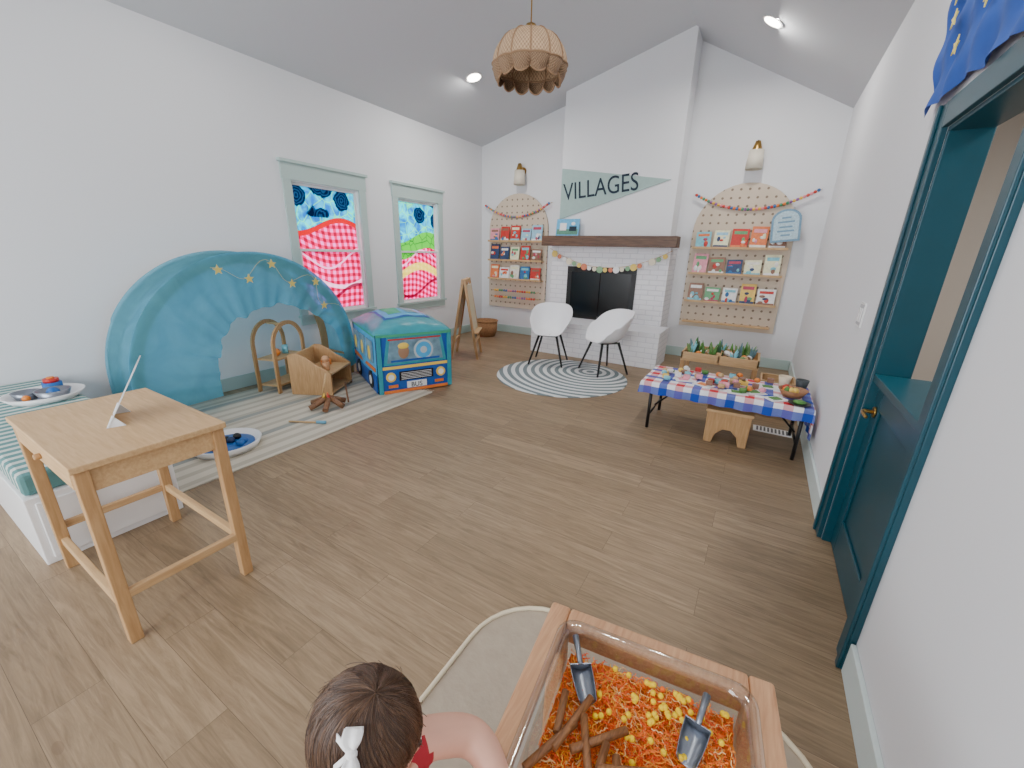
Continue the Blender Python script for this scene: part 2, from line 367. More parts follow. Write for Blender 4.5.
L=bpy.data.lights.new("rear_fill_light","AREA"); L.shape='RECTANGLE'; L.size=3.5; L.size_y=2.0; L.energy=125; L.color=(.94,.97,1)  # added soft fill light behind the camera, at the unseen rear openings
o=bpy.data.objects.new("rear_fill_light",L); COL.objects.link(o); o.location=(-2.1,YF+.02,1.5); o.rotation_euler=(math.radians(90),0,0)
L=bpy.data.lights.new("hall_lamp","AREA"); L.shape='DISK'; L.size=.5; L.energy=32; L.color=(1,.95,.9)
o=bpy.data.objects.new("hall_lamp",L); COL.objects.link(o); o.location=(1.4,2.4,2.55)
w=bpy.data.worlds.new("sky"); scene.world=w; w.use_nodes=True
bg=w.node_tree.nodes["Background"]; bg.inputs[0].default_value=(.88,.94,1,1); bg.inputs[1].default_value=4.6

# ---------------------------------------------------------------- fireplace
b=B("fireplace")
FX0,FX1,FY=-3.0,-1.18,6.25
b.box(FX0,-2.67,FY,YB-.002,0,1.6,brick); b.box(-1.64,FX1,FY,YB-.002,0,1.6,brick); b.box(-2.67,-1.64,FY,YB-.002,1.27,1.6,brick); b.box(-2.67,-1.64,FY,YB-.002,0,.5,brick)
b.box(FX0,-1.06,5.64,FY,0,.50,brick)
fireboxm=mat("firebox_black",(20,19,19),0.95,var=.3)  # near-black, mottled at random; firebox back and the thin bars above
b.box(-2.67,-1.64,6.6,6.7,.5,1.27,fireboxm)
b.box(-2.70,-1.61,FY-.02,FY+.01,1.22,1.30,black); b.box(-2.70,-2.63,FY-.02,FY+.01,.5,1.22,black); b.box(-1.68,-1.61,FY-.02,FY+.01,.5,1.22,black)
glass=mat("smoked_glass",(10,10,11),0.25)
b.box(-2.63,-2.16,FY-.012,FY,.53,1.22,glass); b.box(-2.15,-1.68,FY-.012,FY,.53,1.22,glass); b.box(-2.63,-1.68,FY-.02,FY,.5,.53,black)
for i in range(5): b.box(-2.6,-1.7,FY-.024,FY-.02,1.235+i*.012,1.24+i*.012,fireboxm)
b.finish(bevel=.006)
b=B("fireplace_mantel"); b.box(-3.13,-1.09,6.12,6.36,1.6,1.75,darkwood); b.finish(bevel=.006)
b=B("wall_chimney")
zl=zceil
b.prism([(-2.95,1.75),(-1.23,1.75),(-1.23,zl(-1.23)),(RX,RZ),(-2.95,zl(-2.95))],'Y',6.35,YB,wallm); b.finish()

# pennant
penm=mat("pennant_felt",(160,184,180),0.9,var=.04); navy=mat("navy_ink",(30,45,60),0.8)
root=bpy.data.objects.new("villages_pennant_flag",None); COL.objects.link(root)
b=B("pennant_cloth"); b.prism([(-2.94,2.72),(-2.94,2.00),(-1.32,2.48)],'Y',6.335,6.348,penm); b.finish(parent=root)
tx=bpy.data.curves.new("pennant_text",'FONT'); tx.body="VILLAGES"; tx.size=.34; tx.extrude=.002; tx.space_character=1.0
to=bpy.data.objects.new("pennant_text",tx); COL.objects.link(to); to.data.materials.append(navy)
to.matrix_world=Matrix.Translation((-2.89,6.331,2.27))@Matrix.Rotation(math.radians(90),4,'X')@Matrix.Rotation(math.radians(5),4,'Z')@Matrix.Diagonal((.81,1,1,1)); to.parent=root

# ---------------------------------------------------------------- pegboards
def arch_poly(x0,x1,z0,zs,n=20):
    cx=(x0+x1)/2; R=(x1-x0)/2
    return [(x0,z0),(x1,z0)]+[(cx+R*math.cos(math.pi*i/n),zs+R*math.sin(math.pi*i/n)) for i in range(n+1)]
covers=[(196,52,44),(44,110,166),(232,190,90),(96,160,110),(244,240,232),(222,120,70),(236,228,214),(120,190,205),(232,150,165),(46,66,104),(238,232,190),(176,60,86),(246,244,240),(150,196,220),(140,100,80)]
CM=[mat("book_cover_%d"%i,c,0.4,var=.14,nscale=30) for i,c in enumerate(covers)]
def board(x0,x1,top,shelves,nb,seed):
    b=B("arched_pegboard"); b.prism(arch_poly(x0,x1,.49,top-(x1-x0)/2),'Y',YB-.045,YB-.012,pegm)
    b.box(x0+.1,x1-.1,YB-.014,YB-.001,.6,.7,birch); b.box(x0+.1,x1-.1,YB-.014,YB-.001,1.5,1.6,birch)
    for z in shelves:
        b.box(x0+.04,x1-.04,YB-.15,YB-.046,z,z+.014,birch); b.box(x0+.04,x1-.04,YB-.162,YB-.15,z,z+.030,birch)
    b.finish()
    rnd=random.Random(seed); b=B("picture_books")
    for si,z in enumerate(shelves):
        xs=x0+.06
        for k in range(nb):
            wd=(x1-x0-.12)/nb; w_=wd*rnd.uniform(.80,.96); h_=rnd.uniform(.20,.30)
            xa=xs+(wd-w_)/2; xb=xa+w_
            c=rnd.choice(CM); d=rnd.choice([q for q in CM if q!=c]); e=rnd.choice([q for q in CM if q not in (c,d)]); g=rnd.choice(CM)
            b.M=Matrix.Translation(((xa+xb)/2,YB-.140,z+.0145))@Matrix.Rotation(-.16,4,'X')@Matrix.Rotation(rnd.uniform(-.03,.03),4,'Y')
            b.box(-w_/2,w_/2,0,.014,0,h_,c)
            b.box(-w_/2+.002,w_/2-.002,.014,.02,.002,h_-.002,white)
            st=rnd.random()
            b.box(-w_*.38,w_*.38,-.002,0,h_*.72,h_*.88,d)
            for q in range(4): b.sph((rnd.uniform(-.3,.3)*w_,0,h_*rnd.uniform(.15,.6)),(w_*rnd.uniform(.08,.2),.003+.001*q,h_*rnd.uniform(.06,.16)),(e,d,g,e)[q],8,5)
            if st<.6: b.box(-w_*.48,w_*.48,-.001,0,.005,h_*.16,e)
            xs+=wd
    b.M=Matrix.Identity(4); b.finish()
board(-4.52,-3.32,2.46,[1.00,1.33,1.66],5,3)
board(-1.0,.24,2.44,[.86,1.25,1.60],5,11)
beadc=[mat("bead_%d"%i,c,0.4) for i,c in enumerate([(210,70,60),(240,190,70),(80,150,110),(60,110,170),(230,140,150),(150,100,160),(240,130,60)])]
b=B("bead_counting_rack")
for z in (.68,.80):
    b.cyl((-4.40,YB-.10,z),(-3.44,YB-.10,z),.006,birch,seg=8)
    for e in (-4.40,-3.44): b.cyl((e,YB-.10,z),(e,YB-.046,z),.008,birch,seg=8)
    for i in range(18): b.sph((-4.34+i*.049,YB-.10,z),.022,beadc[(i//2+int(z*10))%7],8,6)
b.finish()
b=B("wooden_peg_shelf"); b.box(-.95,.18,YB-.17,YB-.046,.56,.58,birch); b.finish(bevel=.003)
def sagpts(p0,p1,sag,n): 
    p0=Vector(p0);p1=Vector(p1)
    return [p0.lerp(p1,i/n)-Vector((0,0,sag*4*(i/n)*(1-i/n))) for i in range(n+1)]
for (xa,xb,z) in ((-4.62,-3.28,2.30),(-1.05,.42,2.33)):
    b=B("pom_pom_garland"); y=YB-.075
    pts=sagpts((xa,y+.05,z),(xb,y+.05,z),.22,44)
    for p in pts: p.y=YB-.07
    pts[0].y=YB-.004; pts[-1].y=YB-.004
    b.tube(pts,.004,birch,5)
    for i,p in enumerate(pts[1:-1]): b.sph(p,.020,beadc[(i*3+i//4)%7],8,6)
    b.finish()
b=B("paper_disc_garland")
pts=sagpts((-3.02,6.225,1.56),(-1.15,6.225,1.56),.26,22); b.tube(pts,.004,birch,5)
pal=[mat("paper_%d"%i,c,0.8) for i,c in enumerate([(235,205,110),(235,225,200),(214,130,100),(140,180,140),(240,240,240)])]
for i,p in enumerate(pts[1:-1]):
    b.cyl(p+Vector((0,-.006,-.035)),p+Vector((0,-.009,-.035)),.034 if i%3 else .050,pal[(i*2)%5],seg=16)
b.finish()
b=B("picture_postcard"); b.M=Matrix.Translation((-2.76,6.24,1.751))@Matrix.Rotation(-.15,4,'X')
b.box(-.19,.19,0,.012,0,.25,mat("postcard_blue",(90,170,215),.4,var=.2,nscale=25)); b.box(-.175,.175,-.002,0,.02,.10,mat("postcard_grass",(80,130,110),.5,var=.3,nscale=40))
b.box(-.13,-.02,-.003,0,.08,.19,white); b.sph((.09,-.001,.18),(.035,.003,.025),white,8,6); b.box(.03,.15,-.003,0,.07,.14,navy)
b.finish()
b=B("arched_plaque_sign"); pl=mat("plaque_blue",(112,150,176),.5,var=.15,nscale=60); lt=mat("plaque_light",(176,202,214),.5,var=.2,nscale=50)
b.M=Matrix.Translation((.12,YB-.19,1.90))@Matrix.Rotation(math.radians(-6),4,'Y')
def ap(h,w_): return [(-w_,-h),(w_,-h)]+[(w_*math.cos(math.pi*i/14),h*.35+h*.62*math.sin(math.pi*i/14)) for i in range(15)]
b.prism(ap(.20,.16),'Y',0,.012,pl); b.prism(ap(.175,.135),'Y',-.003,0,lt)
for zz,ww in ((.09,.05),(.04,.09),(-.02,.07),(-.07,.09),(-.12,.05)): b.box(-ww,ww,-.006,-.003,zz-.010,zz+.010,pl)
b.box(-.02,.02,.012,.144,-.02,.02,birch)
b.finish()
cream=mat("sconce_shade",(222,214,196),.5)
for x in (-3.86,-.37):
    b=B("wall_sconce"); z=2.74
    b.cyl((x,YB-.001,z+.07),(x,YB-.02,z+.07),.06,brass,seg=20)
    b.tube([(x,YB-.02,z+.07),(x,YB-.09,z+.09),(x,YB-.13,z+.17),(x,YB-.13,z+.12)],.010,brass,8)
    b.lathe([(.0,.17),(.03,.165),(.05,.10),(.06,.06)],brass,(x,YB-.13,z),20)
    b.lathe([(0,.062),(.085,.06),(.100,-.16),(.095,-.16),(.08,.055)],cream,(x,YB-.13,z),28); b.finish()

# ---------------------------------------------------------------- pendant
def weave(name,c1,c2,fu,fv):
    m=bpy.data.materials.new(name); m.use_nodes=True; nt=m.node_tree; p=nt.nodes["Principled BSDF"]; p.inputs["Roughness"].default_value=.75
    tc=N(nt,"ShaderNodeTexCoord"); sx=N(nt,"ShaderNodeSeparateXYZ"); nt.links.new(tc.outputs["UV"],sx.inputs[0])
    a=math_node(nt,'SINE',math_node(nt,'MULTIPLY',sx.outputs[0],2*math.pi*fu)); c=math_node(nt,'SINE',math_node(nt,'MULTIPLY',sx.outputs[1],2*math.pi*fv))
    h=math_node(nt,'ADD',math_node(nt,'MULTIPLY',math_node(nt,'MULTIPLY',a,c),.5),.5)
    no=N(nt,"ShaderNodeTexNoise"); no.inputs["Scale"].default_value=40; nt.links.new(tc.outputs["Object"],no.inputs["Vector"])
    hh=math_node(nt,'ADD',math_node(nt,'MULTIPLY',h,.7),math_node(nt,'MULTIPLY',no.outputs[0],.3))
    nt.links.new(mixc(nt,hh,lin(c1),lin(c2)),p.inputs["Base Color"])
    bp=N(nt,"ShaderNodeBump"); bp.inputs["Strength"].default_value=.9; bp.inputs["Distance"].default_value=.006; nt.links.new(hh,bp.inputs["Height"]); nt.links.new(bp.outputs[0],p.inputs["Normal"])
    return m
rat=weave("woven_rattan",(124,94,66),(216,184,148),72,11); rat2=weave("woven_rattan_open",(90,66,46),(178,146,114),96,5); ratr=mat("rattan_rib",(146,114,84),.7)
px,py,pz=-1.436,2.55,2.575
b=B("scalloped_rattan_pendant_lamp")
NL=12
def prof(t):
    rr=.035+.180*math.sin(t*math.pi/2)**.9; z=.155-.175*(1-math.cos(t*math.pi/2))
    return rr,z
def up_(u,v):
    a=u*2*math.pi; rr,z=prof(v); lob=abs(math.sin(a*NL/2))
    rr*=1+.06*lob*v; return (px+rr*math.cos(a),py+rr*math.sin(a),pz+z)
b.grid(up_,144,10,rat,closeu=True)
def lo_(u,v):
    a=u*2*math.pi; lob=abs(math.sin(a*NL/2))**.7
    rr=.215*(1+.06*lob)-.034*v*v; z=-.02-(.045+.035*lob)*v
    return (px+rr*math.cos(a),py+rr*math.sin(a),pz+z)
b.grid(lo_,144,5,rat2,closeu=True)
for k in range(NL):
    a=2*math.pi*k/NL
    b.tube([(px+prof(t/8)[0]*1.01*math.cos(a),py+prof(t/8)[0]*1.01*math.sin(a),pz+prof(t/8)[1]+.002) for t in range(9)]+[lo_(k/NL,1)],.0045,ratr,6)
b.tube([lo_(i/144,1) for i in range(145)],.006,ratr,5)
b.tube([lo_(i/72,0) for i in range(73)],.006,ratr,5)
b.cyl((px,py,pz+.15),(px,py,pz+.19),.03,brass); b.cyl((px,py,pz+.19),(px,py,zceil(px)-.02),.004,brass,seg=8); b.cyl((px,py,zceil(px)-.035),(px,py,zceil(px)),.06,brass)
b.sph((px,py,pz+.03),.04,white); b.cyl((px,py,pz+.06),(px,py,pz+.17),.018,brass)
b.finish(fixn=False)

# ---------------------------------------------------------------- desk
b=B("wooden_child_desk")
X0,X1,Y0,Y1=-2.66,-1.855,.275,.755
b.box(X0,X1,Y0,Y1,.755,.78,birch)
b.box(X0+.02,X1-.02,Y0+.015,Y1-.02,.665,.755,birch)
b.box(X0+.06,X1-.06,Y0+.008,Y0+.015,.675,.745,birch)
b.cyl((X0+.4,Y0+.008,.71),(X0+.4,Y0-.012,.71),.012,birchZ)
for (x,y) in ((X0+.03,Y0+.03),(X1-.03,Y0+.03),(X0+.03,Y1-.03),(X1-.03,Y1-.03)):
    b.beam((x,y,0),(x,y,.755),.042,.042,birchZ)
b.box(X0+.01,X0+.035,Y0+.03,Y1-.03,.20,.235,birchY); b.box(X1-.035,X1-.01,Y0+.03,Y1-.03,.20,.235,birchY)
b.box(X0+.03,X1-.03,Y1-.045,Y1-.02,.20,.235,birch)
b.box(X0+.03,X1-.03,Y0+.02,Y0+.045,.13,.165,birch)
b.finish(bevel=.004)
b=B("acrylic_sign_holder"); b.M=TR(-2.25,.50,.7805,-22)
ac=mat("paper_sign",(226,229,232),.3)
for s in (-1,1): b.prism([(-.005,0),(.055,0),(.02,.05)],'X',s*.09-.002,s*.09+.002,ac)
b.M=b.M@Matrix.Rotation(-.50,4,'X'); b.box(-.095,.095,-.002,.002,.001,.28,ac); b.finish()

# ---------------------------------------------------------------- bench
def stripes(name,a,bc,period,axis,duty=.5,third=None):
    m=bpy.data.materials.new(name); m.use_nodes=True; nt=m.node_tree; p=nt.nodes["Principled BSDF"]; p.inputs["Roughness"].default_value=.9
    tc=N(nt,"ShaderNodeTexCoord"); sx=N(nt,"ShaderNodeSeparateXYZ"); nt.links.new(tc.outputs["Object"],sx.inputs[0])
    o=sx.outputs['XYZ'.index(axis)]
    f=math_node(nt,'LESS_THAN',math_node(nt,'FRACT',math_node(nt,'MULTIPLY',o,1/period)),duty)
    c=mixc(nt,f,lin(a),lin(bc))
    if third:
        g=math_node(nt,'LESS_THAN',math_node(nt,'FRACT',math_node(nt,'MULTIPLY',o,1/(period*3.7))),.14); c=mixc(nt,g,c,lin(third))
    nt.links.new(c,p.inputs["Base Color"])
    no=N(nt,"ShaderNodeTexNoise"); no.inputs["Scale"].default_value=180
    bp=N(nt,"ShaderNodeBump"); bp.inputs["Strength"].default_value=.4; bp.inputs["Distance"].default_value=.004; nt.links.new(no.outputs[0],bp.inputs["Height"]); nt.links.new(bp.outputs[0],p.inputs["Normal"])
    return m
blu=mat("toy_blue",(24,96,170),.4); red=mat("toy_red",(190,45,40),.4); ora=mat("toy_orange",(225,130,50),.4)
steel=mat("galvanized_steel",(140,146,156),.35,metal=.9)
b=B("white_storage_bench"); b.box(XL+.02,-2.72,.24,.80,0,.36,white)
b.box(-2.72,-2.712,.27,.77,.03,.33,white); b.finish(bevel=.006)
b=B("striped_bench_cushion"); b.box(XL+.03,-2.74,.25,.79,.361,.47,stripes("cushion_stripes",(196,204,198),(88,134,134),.075,'X',.55)); b.finish(bevel=.02)
b=B("toy_tray"); b.M=TR(-4.05,.62,.471,0)
b.lathe([(.0,.004),(.15,.004),(.19,.045),(.2,.045),(.16,0),(0,0)],white,seg=28)
b.lathe([(.03,.006),(.06,.01),(.085,.07),(.09,.07),(.065,.006)],steel,(.07,.03,0),24); b.lathe([(.03,.006),(.05,.01),(.07,.055),(.074,.055),(.052,.006)],steel,(-.06,-.07,0),24)
b.cyl((-.07,.06,.006),(-.07,.06,.09),.05,blu,seg=20); b.cyl((-.07,.06,.09),(-.07,.06,.115),.04,red,seg=20); b.cyl((-.07,.06,.115),(-.07,.06,.125),.02,ora,seg=12)
b.sph((.07,.03,.05),.035,blu); b.sph((.03,-.09,.03),.022,ora); b.finish()

# ---------------------------------------------------------------- rug
b=B("woven_striped_rug"); rm=stripes("rug_stripes",(202,194,178),(178,170,154),.13,'X',.42,(150,152,146))
b.grid(lambda u,v:(-4.55+1.65*u,.85+2.35*v,.010+.0015*math.sin(u*19+v*13)),30,30,rm)
b.box(-4.55,-2.90,.85,3.20,.001,.008,rm)
for i in range(46):
    x=-4.53+i*.0355
    b.beam((x,3.20,.006),(x+random.uniform(-.01,.01),3.26,.004),.010,.003,rm)
    b.beam((x,.85,.006),(x+random.uniform(-.01,.01),.81,.004),.010,.003,rm)
b.finish(fixn=False)

# ---------------------------------------------------------------- blue canopy arch
def clothmat(name,c,tfac=.12):
    m=bpy.data.materials.new(name); m.use_nodes=True; nt=m.node_tree; nt.nodes.clear()
    out=N(nt,"ShaderNodeOutputMaterial"); d=N(nt,"ShaderNodeBsdfDiffuse"); t=N(nt,"ShaderNodeBsdfTranslucent"); tp=N(nt,"ShaderNodeBsdfTransparent"); tp.inputs[0].default_value=lin((160,218,240))
    tc=N(nt,"ShaderNodeTexCoord"); no=N(nt,"ShaderNodeTexNoise"); no.inputs["Scale"].default_value=4; no.inputs["Detail"].default_value=3; no.inputs["Distortion"].default_value=.8; nt.links.new(tc.outputs["Object"],no.inputs["Vector"])
    cc=mixc(nt,no.outputs[0],lin([x*.86 for x in c]),lin([min(255,x*1.10) for x in c]))
    nt.links.new(cc,d.inputs[0]); nt.links.new(cc,t.inputs[0])
    bp=N(nt,"ShaderNodeBump"); bp.inputs["Strength"].default_value=.8; bp.inputs["Distance"].default_value=.03; nt.links.new(no.outputs[0],bp.inputs["Height"]); nt.links.new(bp.outputs[0],d.inputs["Normal"])
    m1=N(nt,"ShaderNodeMixShader"); m1.inputs[0].default_value=.42; m2=N(nt,"ShaderNodeMixShader"); m2.inputs[0].default_value=tfac
    nt.links.new(d.outputs[0],m1.inputs[1]); nt.links.new(t.outputs[0],m1.inputs[2]); nt.links.new(m1.outputs[0],m2.inputs[1]); nt.links.new(tp.outputs[0],m2.inputs[2]); nt.links.new(m2.outputs[0],out.inputs[0])
    return m
silk=clothmat("blue_playsilk",(128,206,238),.46)
YC,ZC,RR=2.15,.38,1.05; XA,XBn=-4.66,-4.14
def arcp(s,R=RR):
    L1=ZC-.02; L2=math.pi*R; tot=2*L1+L2; d=s*tot
    if d<L1: return (YC-R,.02+d)
    if d<L1+L2:
        a=math.pi-(d-L1)/R; return (YC+R*math.cos(a),ZC+R*math.sin(a))
    return (YC+R,ZC-(d-L1-L2))
aroot=bpy.data.objects.new("playsilk_canopy_arch",None); COL.objects.link(aroot)
b=B("wooden_arch_frame")
for x in (XA+.03,XBn-.04):
    pts=[arcp(i/40,RR-.05) for i in range(41)]
    for i in range(40): b.beam((x,)+pts[i],(x,)+pts[i+1],.085,.022,birchZ,up=(1,0,0))
for i in range(1,16,2):
    y,z=arcp(i/16,RR-.05); b.cyl((XA+.03,y,z),(XBn-.04,y,z),.014,birchZ,seg=8)
b.finish(parent=aroot)
b=B("draped_silk")
def drape(u,v):
    y,z=arcp(.03+u*.94,RR+.010+.006*math.sin(u*46+v*3)*math.sin(v*3.1))
    dz=-.045*math.sin(v*math.pi)*(1 if 0.2<u<.8 else .3)
    y+= .012*math.sin(v*14+u*5)*(1 if (u<.2 or u>.8) else 0)
    return (XA+(XBn-XA)*v,y,max(.03,z+dz))
b.grid(drape,90,16,silk)
keys=[(0,1.70,.16),(.12,1.72,.45),(.25,1.78,.66),(.38,1.94,.84),(.5,2.18,.93),(.62,2.46,.92),(.74,2.76,.80),(.86,2.98,.54),(1,3.08,.12)]
def inner(s):
    for k in range(len(keys)-1):
        if s<=keys[k+1][0]:
            t=(s-keys[k][0])/(keys[k+1][0]-keys[k][0])
            return (keys[k][1]*(1-t)+keys[k+1][1]*t, keys[k][2]*(1-t)+keys[k+1][2]*t)
    return keys[-1][1:]
def val(u,v):
    y0,z0=arcp(.03+u*.94,RR+.01); y1,z1=inner(u)
    w=(.010*math.sin(u*60+v*2)+.010*math.sin(u*31+1)+.007*math.sin(u*133+v*3))*v
    return (XBn+.02*math.sin(v*2.2)+w,y0*(1-v)+y1*v,z0*(1-v)+z1*v+(.012*math.sin(u*24)+.010*math.sin(u*57)+.008*math.sin(u*101))*v)
b.grid(val,220,14,silk)
b.finish(parent=aroot,fixn=False)
gold=mat("gold_star",(206,188,104),.5)
b=B("gold_star_garland")
sp=[]
for i in range(31):
    s=i/30; a=math.radians(112-84*s); R=RR*(.95-.16*math.sin(s*math.pi*3)**2)
    sp.append((XBn+.075,YC+R*math.cos(a),ZC+R*math.sin(a)))
b.tube(sp,.0014,gold,5)
for i in range(1,31,5): b.star((sp[i][0]+.012,sp[i][1],sp[i][2]-.02),.045,(1,0,0),gold,rot=i)
b.finish()

b=B("plywood_play_chair"); b.M=TR(-3.96,2.62,.012,28)@Matrix.Scale(1.1,4)
def sidepoly(): return [(-.2,0),(.2,0),(.2,.22),(.14,.26),(.06,.30),(-.02,.36),(-.10,.40),(-.16,.40),(-.2,.38)]
for y in (-.22,.20): 
    b.prism([(q[0],q[1]) for q in sidepoly()],'Y',y,y+.02,birchZ)
b.box(-.2,.2,-.2,.2,.02,.04,birch); b.box(-.12,.2,-.2,.2,.20,.22,birch)
b.box(-.19,-.17,-.2,.2,.22,.38,birch); b.box(-.2,-.18,-.2,.2,.02,.2,birch)
b.cyl((.1,-.1,.221),(.1,-.1,.30),.035,oak); b.sph((.1,-.1,.33),.035,oak); b.cyl((0,.1,.221),(0,.1,.27),.05,ora)
b.finish(bevel=.004)
# taller open arched wooden frame behind the chair
b=B("open_arched_wooden_stand"); b.M=TR(-4.36,2.42,.012,20)
def arcring(R,th,zs,n=14):
    out=[(-R,0)]+[(R*math.cos(math.pi-math.pi*i/n),zs+R*math.sin(math.pi-math.pi*i/n)) for i in range(n+1)]+[(R,0)]
    return out
ro=arcring(.24,0,.50); ri=arcring(.20,0,.50)
for xx in (-.13,.11):
    A_=[b.v((xx,p[0],p[1])) for p in ro]; C_=[b.v((xx,p[0],p[1])) for p in ri]; A2=[b.v((xx+.02,p[0],p[1])) for p in ro]; C2=[b.v((xx+.02,p[0],p[1])) for p in ri]
    for i in range(len(ro)-1):
        b.f([A_[i],A_[i+1],C_[i+1],C_[i]],birchZ); b.f([A2[i],C2[i],C2[i+1],A2[i+1]],birchZ); b.f([A_[i],A2[i],A2[i+1],A_[i+1]],birchZ); b.f([C_[i],C_[i+1],C2[i+1],C2[i]],birchZ)
    for k in (0,-1): b.f([A_[k],C_[k],C2[k],A2[k]],birchZ)
b.box(-.11,.11,-.2,.2,.06,.08,birch); b.box(-.11,.11,-.2,.2,.34,.36,birch); b.cyl((-.11,0,.70),(.11,0,.70),.012,birch,seg=8)
b.sph((0,-.05,.40),.04,ora); b.cyl((0,.08,.36),(0,.08,.45),.03,CM[7])
b.finish()
b=B("toy_wooden_campfire"); c=Vector((-3.42,2.28,.012)); bark=wood("bark",(96,64,42),(150,106,72),'X',9)
for k in range(6):
    a=k*math.pi/3+.3
    b.cyl(c+Vector((math.cos(a)*.17,math.sin(a)*.17,.03)),c+Vector((math.cos(a+.5)*.03,math.sin(a+.5)*.03,.09)),.026,bark,seg=10)
for k in range(3):
    a=k*2.1; b.cyl(c+Vector((math.cos(a)*.03,math.sin(a)*.03,.08)),c+Vector((math.cos(a)*.02,math.sin(a)*.02,.15)),.022,[red,ora,mat("toy_yellow",(240,200,70),.5)][k%3],r1=.002,seg=8)
b.cyl(c+Vector((.1,.16,.03)),c+Vector((-.14,.32,.14)),.009,bark,seg=8); b.cyl(c+Vector((-.05,-.02,.08)),c+Vector((-.02,.03,.33)),.008,birch,seg=8)
b.finish()
b=B("toy_roasting_stick"); b.cyl((-3.16,1.98,.022),(-3.38,1.86,.022),.008,birch,seg=8); b.cyl((-3.16,1.98,.026),(-3.09,2.02,.026),.014,mat("stick_blue",(110,170,200),.5),seg=8); b.finish()
b=B("round_play_tray"); b.M=TR(-3.32,1.33,.012)
b.lathe([(0,.004),(.19,.004),(.22,.055),(.235,.055),(.21,0),(0,0)],white,seg=36); b.lathe([(0,.02),(.185,.02),(.185,.026),(0,.03)],blu,seg=30)
dg=mat("toy_darkblue",(25,50,90),.5)
for k in range(12): b.sph((random.uniform(-.12,.12),random.uniform(-.12,.12),.045),(.035,.03,.025),[blu,dg,black][k%3],8,6)
b.finish()

# ---------------------------------------------------------------- bus pop-up tent
A=(-3.28,2.80); ang=math.degrees(math.atan2(.73,.38))
root=bpy.data.objects.new("popup_bus_play_tent",None); COL.objects.link(root)
tealf=mat("tent_teal",(50,146,160),.4,var=.14,nscale=9,bump=.5,bscale=7); navyf=mat("tent_royal_blue",(24,86,170),.4,var=.15,nscale=8,bump=.5,bscale=7); skyf=mat("tent_skyblue",(76,170,222),.4,var=.12,nscale=9,bump=.5,bscale=7); meshf=mat("tent_window_print",(104,134,150),.45,var=.4,nscale=14); grn=mat("tent_green",(70,170,130),.5); yel=mat("tent_yellow",(240,205,90),.5); orf=mat("tent_orange",(225,120,50),.5)
b=B("tent_body"); b.M=TR(A[0],A[1],.014,ang)
W,Dp,HH=.82,1.08,.64
b.grid(lambda u,v:(u*W,-.025*math.sin(u*math.pi)*math.sin(v*math.pi)*.3,v*HH),8,8,navyf)
b.grid(lambda u,v:(-.02*math.sin(u*math.pi)*math.sin(v*math.pi),u*Dp,v*HH),8,8,skyf)
b.grid(lambda u,v:(W+.02*math.sin(u*math.pi)*math.sin(v*math.pi),u*Dp,v*HH),8,8,skyf)
b.grid(lambda u,v:(u*W,Dp+.02*math.sin(u*math.pi)*math.sin(v*math.pi),v*HH),8,8,tealf)
b.box(.01,W-.01,.01,Dp-.01,0,.005,navyf)
def roof(u,v):
    x=u*W; y=v*Dp; su=max(0,math.sin(u*math.pi)); sv=max(0,math.sin(v*math.pi))
    return (x-.02+.04*u,y-.02+.04*v,HH+.17*su**.5*sv**.4+.006*math.sin(u*23)*math.sin(v*19))
def rs_(u0,u1,v0,v1,m,off): b.grid(lambda u,v:(lambda q:(q[0],q[1],q[2]+off))(roof(u0+(u1-u0)*u,v0+(v1-v0)*v)),16,16,m)
b.grid(roof,28,28,tealf)
rs_(.20,.80,.20,.82,navyf,.004); rs_(.23,.77,.23,.79,skyf,.007); rs_(.30,.48,.32,.70,grn,.010); rs_(.54,.70,.32,.70,meshf,.010)
f=-.012
b.prism([(.06,.31),(.76,.31),(.71,.605),(.11,.605)],'Y',f,-.006,tealf)
b.prism([(.10,.335),(.72,.335),(.68,.585),(.14,.585)],'Y',f-.002,f,meshf)
b.box(0,W,f-.002,0,.61,.65,grn); b.box(0,.045,f-.002,0,0,.62,tealf); b.box(W-.045,W,f-.002,0,0,.62,tealf)
b.box(.05,W-.05,f-.002,-.002,.265,.295,yel)
b.box(.22,.60,f-.003,-.002,.13,.23,black)
for i in range(5): b.box(.24,.58,f-.005,-.002,.143+i*.017,.148+i*.017,white)
for x in (.13,.69): b.cyl((x,f+.01,.18),(x,f-.008,.18),.052,yel,seg=20); b.cyl((x,f-.006,.18),(x,f-.012,.18),.032,white,seg=18)
b.box(.30,.52,f-.006,-.002,.04,.11,white); b.box(.05,W-.05,f-.003,-.002,.0,.03,orf)
for x in (.10,.62): b.box(x,x+.10,f-.004,-.002,.06,.09,orf)
pg=mat("print_grey",(186,196,200),.5)
b.sph((.28,f,.45),(.065,.006,.085),mat("print_brown",(160,122,94),.6),12,8); b.sph((.28,f-.003,.51),(.06,.005,.035),yel,12,8)
b.cyl((.50,f,.45),(.50,f-.004,.45),.110,pg,seg=24); b.cyl((.50,f-.003,.45),(.50,f-.006,.45),.088,skyf,seg=24); b.cyl((.50,f-.005,.45),(.50,f-.008,.45),.038,pg,seg=16)
b.box(.14,.68,f-.005,f-.001,.340,.362,navyf); b.box(.12,.70,f-.005,f-.001,.575,.59,red)
for ya in (.10,.43,.76): b.box(-.026,-.012,ya,ya+.24,.33,.56,meshf); b.sph((-.026,ya+.12,.42),(.003,.06,.08),yel,10,6)
b.box(-.008,0,.0,Dp,.61,.65,grn); b.box(-.018,-.010,.05,Dp-.05,.24,.28,orf); b.box(-.016,-.006,.03,Dp-.03,0.01,.2,navyf)
